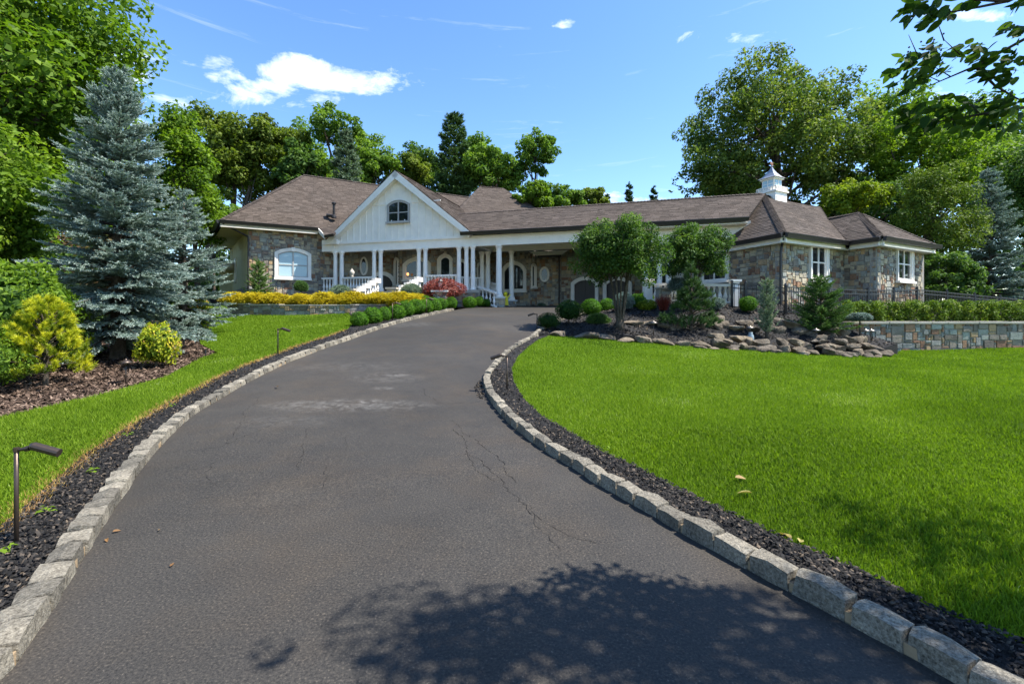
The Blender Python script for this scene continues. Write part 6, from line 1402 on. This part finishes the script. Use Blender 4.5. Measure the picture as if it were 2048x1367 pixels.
# side woods left, under the big trees
Cs, Rs = [], []
for k in range(170):
    a = rn.uniform(0, 1); x = -13.8 - 9 * rn.random() - 3 * a; y = 13 + 26 * a; x -= a * 3
    if y > 19 and x > -19.2 - .75 * max(y - 25.5, 0): continue
    Cs.append((x, y, rn.uniform(.8, 4.2 + 3 * a))); Rs.append(rn.uniform(.7, 1.3))
V, F, T = cluster_leaves(np.array(Cs), np.array(Rs), 26000, .24, .6, rn, .35, .2, .9)
put('side_woods', np_mesh('side_woods', V, F, T, [LEAF['dark']]), None, 'stuff')['label'] = 'shaded undergrowth along the left side'

# ---------------------------------------------------------------- crape myrtle whose branches hang into the top right corner and shade the drive
mb_ = np.array((5.6, 1.2, 0.)); cm = empty('crape_myrtle', 'dark leafy branches of a near tree hanging into the top right corner', 'tree', tuple(mb_))
def lp(px, py, Y): return np.array(P(px, py, Y * .9)) - mb_
br = MB(); twg = [[(2130, 40, 2.45), (2048, 79, 2.5), (1952, 132, 2.55), (1905, 152, 2.6), (1858, 172, 2.62)], [(2150, 200, 2.5), (2048, 215, 2.5), (1936, 233, 2.55), (1873, 244, 2.6), (1800, 236, 2.66)], [(1952, 134, 2.55), (1990, 172, 2.55), (2060, 212, 2.5)], [(2100, -40, 2.3), (2018, 2, 2.35), (1960, 14, 2.4), (1905, 24, 2.42), (1850, 20, 2.44)], [(2018, 2, 2.35), (1950, 0, 2.4), (1920, -14, 2.4)]]
for t_ in twg: n = len(t_); br.tube([lp(*p_) for p_ in t_], [.009 - .007 * k / (n - 1) for k in range(n)], 6)
for a, b_ in (((1900, 153, 2.6), (1862, 130, 2.6)), ((1880, 163, 2.6), (1850, 150, 2.6)), ((1900, 240, 2.57), (1860, 215, 2.6)), ((1960, 228, 2.55), (1925, 195, 2.55)), ((1838, 118, 2.6), (1817, 70, 2.62)), ((1888, 82, 2.6), (1876, 48, 2.6)), ((1920, 110, 2.6), (1888, 80, 2.6))): br.tube([lp(*a), lp(*b_)], [.0035, .0015], 4)
for px, py in ((1842, 84), (1816, 104), (1814, 110), (1813, 115), (1818, 95), (1866, 85), (1868, 80), (1887, 68), (1880, 90), (1878, 96), (1882, 101)): c = lp(px, py, 2.6); br.lathe([(.001, -.005), (.0055, 0), (.001, .006)], 6, c)
# trunks and limbs outside the frame
rn = np.random.default_rng(12)
for dx, dy in ((0, 0), (.18, .12), (-.12, .15), (.05, -.18)): br.tube([(dx, dy, -.1), (dx * 1.4, dy * 1.4, 1.0), (dx * 3.5 - .2, dy * 3.5, 2.4), (dx * 5 - .5, dy * 4, 3.6), (dx * 7 - 1.0, dy * 5, 4.6)], [.075, .065, .05, .035, .015], 7)
for t_ in twg[:2] + twg[3:4]: e = lp(*t_[0]); br.tube([(-1.0, .3, 4.4), tuple(e + np.array((.05, -.35, 1.0))), tuple(e)], [.016, .014, .013], 6)
br.obj('trunk', 'bark', cm, True)
def leaf_shape(seed):
    q = random.Random(seed); c = q.uniform(-.12, .12); w = [0, .20, .27, .22, .10, 0]; y = [0, .15, .4, .65, .88, 1.0]; V = []
    for k in range(6): V += [(-w[k], y[k], .06 * w[k] / .27 + c * y[k] ** 2), (0, y[k], c * y[k] ** 2), (w[k], y[k], .06 * w[k] / .27 + c * y[k] ** 2)]
    F = [(3 * k + j, 3 * k + j + 1, 3 * k + j + 4, 3 * k + j + 3) for k in range(5) for j in range(2)]
    me = bpy.data.meshes.new('leaf'); me.from_pydata(V, [], F); me.materials.append(LEAF['myrtle']); a = me.attributes.new('tone', 'FLOAT', 'FACE'); t = q.random(); a.data.foreach_set('value', [t] * len(F)); me.update(); return me
LS = [leaf_shape(s) for s in range(6)]
CL = [(1858, 22, 52, 26, 48, 2.42), (1820, 142, 40, 36, 40, 2.62), (1868, 118, 40, 34, 42, 2.6), (1945, 100, 26, 20, 18, 2.56), (1975, 135, 26, 30, 26, 2.55), (2025, 130, 30, 36, 32, 2.5), (1820, 230, 36, 26, 30, 2.66), (1880, 225, 42, 34, 44, 2.6), (1950, 232, 40, 34, 40, 2.55), (2015, 225, 38, 42, 44, 2.5), (2030, 60, 22, 18, 12, 2.5), (2035, 5, 14, 8, 6, 2.4), (1945, 5, 22, 8, 8, 2.4)]
nl_ = 0; LV = []
for px, py, rx, ry, n, Y in sorted(CL, key=lambda q: rn.random()):
    for _ in range(int(n * 1.5)):
        a = rn.uniform(0, 6.28); s = rn.random() ** .5; p_ = np.array(P(px + rx * s * math.cos(a), py + ry * s * math.sin(a), Y * .9 + rn.normal(0, .07))) - mb_
        yaw = rn.normal(1.9, .75); L = rn.uniform(.048, .074)
        mw = Matrix.Translation(p_) @ Matrix.Rotation(yaw, 4, 'Z') @ Matrix.Rotation(rn.normal(-.5, .4), 4, 'X') @ Matrix.Rotation(rn.normal(.35, .6), 4, 'Y') @ Matrix.Scale(L, 4)
        LV.append(mw)
order = rn.permutation(len(LV)); LM = MB()
for k, i in enumerate(order):
    me = LS[int(rn.integers(6))]
    if k < 300: put('leaf', me, cm, None, LV[i])
    else: LM.cur = rn.random(); LM.add([LV[i] @ v.co for v in me.vertices], [tuple(p.vertices) for p in me.polygons])
LM.obj('leaves', LEAF['myrtle'], cm, kind='stuff')
# the rest of the crown overhead, outside the frame
C = []; R = []
for k in range(120):
    x, y, z = rn.uniform(2.1, 6.2), 1.8 - 3.8 * rn.random() ** 2.2, rn.uniform(3.7, 5.9)
    if x - .646 * z > -.55 and (x > 1.16 * y + .35 or z > 1.5 + .69 * max(y, 0) + 1.1): C.append((x, y, z)); R.append(rn.uniform(.22, .42))
for c, rad in (((1.58, 1.70, 4.1), .11), ((4.9, 2.5, 4.0), .3), ((5.3, 2.9, 4.1), .3), ((5.7, 2.6, 4.3), .35), ((5.2, 2.1, 4.2), .35), ((6.0, 2.9, 4.2), .3), ((5.6, 1.9, 4.0), .3), ((6.3, 2.4, 4.3), .35), ((5.0, 3.1, 4.0), .2), ((2.35, 1.65, 4.3), .17), ((2.75, 1.78, 4.4), .2), ((3.1, 1.82, 4.3), .24), ((3.5, 1.85, 4.4), .25), ((3.9, 1.8, 4.6), .28), ((2.70, 2.2, 2.95), .13), ((2.72, 2.25, 2.6), .14), ((2.7, 2.25, 2.8), .12), ((2.9, 2.0, 3.5), .2), ((3.3, 2.05, 3.6), .22), ((5.0, 2.6, 4.0), .3), ((5.5, 2.5, 4.2), .35), ((4.4, 1.75, 4.3), .25), ((5.9, 2.2, 4.4), .4), ((3.3, 1.5, 4.9), .3)): C.append(c); R.append(rad)
V, F, T = cluster_leaves(np.array(C) - mb_, np.array(R), 20000, .062, .55, rn, .4, .15, .6, .9, .2)
put('crown', np_mesh('crown', V, F, T, [LEAF['myrtle']]), cm, 'stuff')

# ---------------------------------------------------------------- litter and weeds
WD = LEAF['bright']
for k, (px, py, lb) in enumerate(((95, 1035, 'green weed seedling just right of the nearest path light'), (185, 955, 'pair of weed leaves in the left mulch strip beyond the nearest path light'), (255, 880, 'weed seedling midway up the left mulch strip'), (345, 818, 'farthest weed seedling in the left mulch strip'),
                              (10, 1118, 'weed seedling at the left frame edge below the nearest path light'), (1212, 905, 'weed seedling against the lawn edge in the right mulch strip'))):
    b = gl(px, py, dz=.05); w = empty('weed', lb, 'weed', b, 'weeds in the mulch strips'); q = np.random.default_rng(k); n = 9; an = q.uniform(0, 6.28, n); rad = q.uniform(.015, .05, n)
    V, F = leaf_geo(np.stack([np.cos(an) * rad, np.sin(an) * rad, q.uniform(.0, .04, n)], 1), unit(np.stack([np.cos(an) * .4, np.sin(an) * .4, np.ones(n)], 1)), q.uniform(.03, .055, n), .5, q, .1); put('leaves', np_mesh('leaves', V, F, np.full(n, .7), [WD]), w)
M['litter'] = leaf_mat('fallen leaf', [(.10, .05, .02), (.24, .13, .05), (.36, .24, .10), (.30, .28, .09)], .2)
def fallen(label, px, py, L, tone, fn=None, dz=.012, group='fallen leaves'):
    b = gl(px, py, fn, dz); o = put('fallen_leaf', None or leaf_shape_t(tone), None, None, Matrix.Translation(b) @ Matrix.Rotation(px * 1.7, 4, 'Z') @ Matrix.Rotation(.25, 4, 'Y') @ Matrix.Diagonal((L, L, L * 2.2, 1))); tag(o, label, 'leaf', group)
def leaf_shape_t(t):
    me = LS[int(t * 5)].copy(); me.materials.clear(); me.materials.append(M['litter']); me.attributes['tone'].data.foreach_set('value', [t] * len(me.polygons)); return me
for k, (px, py, L, t, lb, dz) in enumerate(((553, 775, .10, .15, 'brown curled leaf lying on the drive below the second path light', .02), (225, 1066, .045, .2, 'small brown leaf on the drive beside the left kerb', .012), (213, 1080, .04, .3, 'tan leaf scrap on the drive by the left kerb', .012), (340, 1135, .03, .1, 'dark leaf speck on the left of the drive', .01), (320, 1060, .03, .5, 'tan leaf speck on the left of the drive', .01),
                                          (1470, 975, .09, .6, 'dry tan leaf on the right lawn near the mulch strip', .09), (1505, 1008, .11, .9, 'green fallen leaf on the right lawn', .09), (1582, 1098, .10, .8, 'pale curled leaf on the mulch strip edge', .07), (1600, 1106, .07, .9, 'pale green leaf beside the curled one on the mulch strip', .07))):
    fallen(lb, px, py, L, t, None, dz)
# black chips strewn on the drive at the inner bend of the kerb
sp = wp([(962, 758), (948, 775), (956, 795), (972, 800), (966, 778)], ZL); chips('loose_chips', sp, ZL, lambda y: 900, .022, 'black_chip', .004)
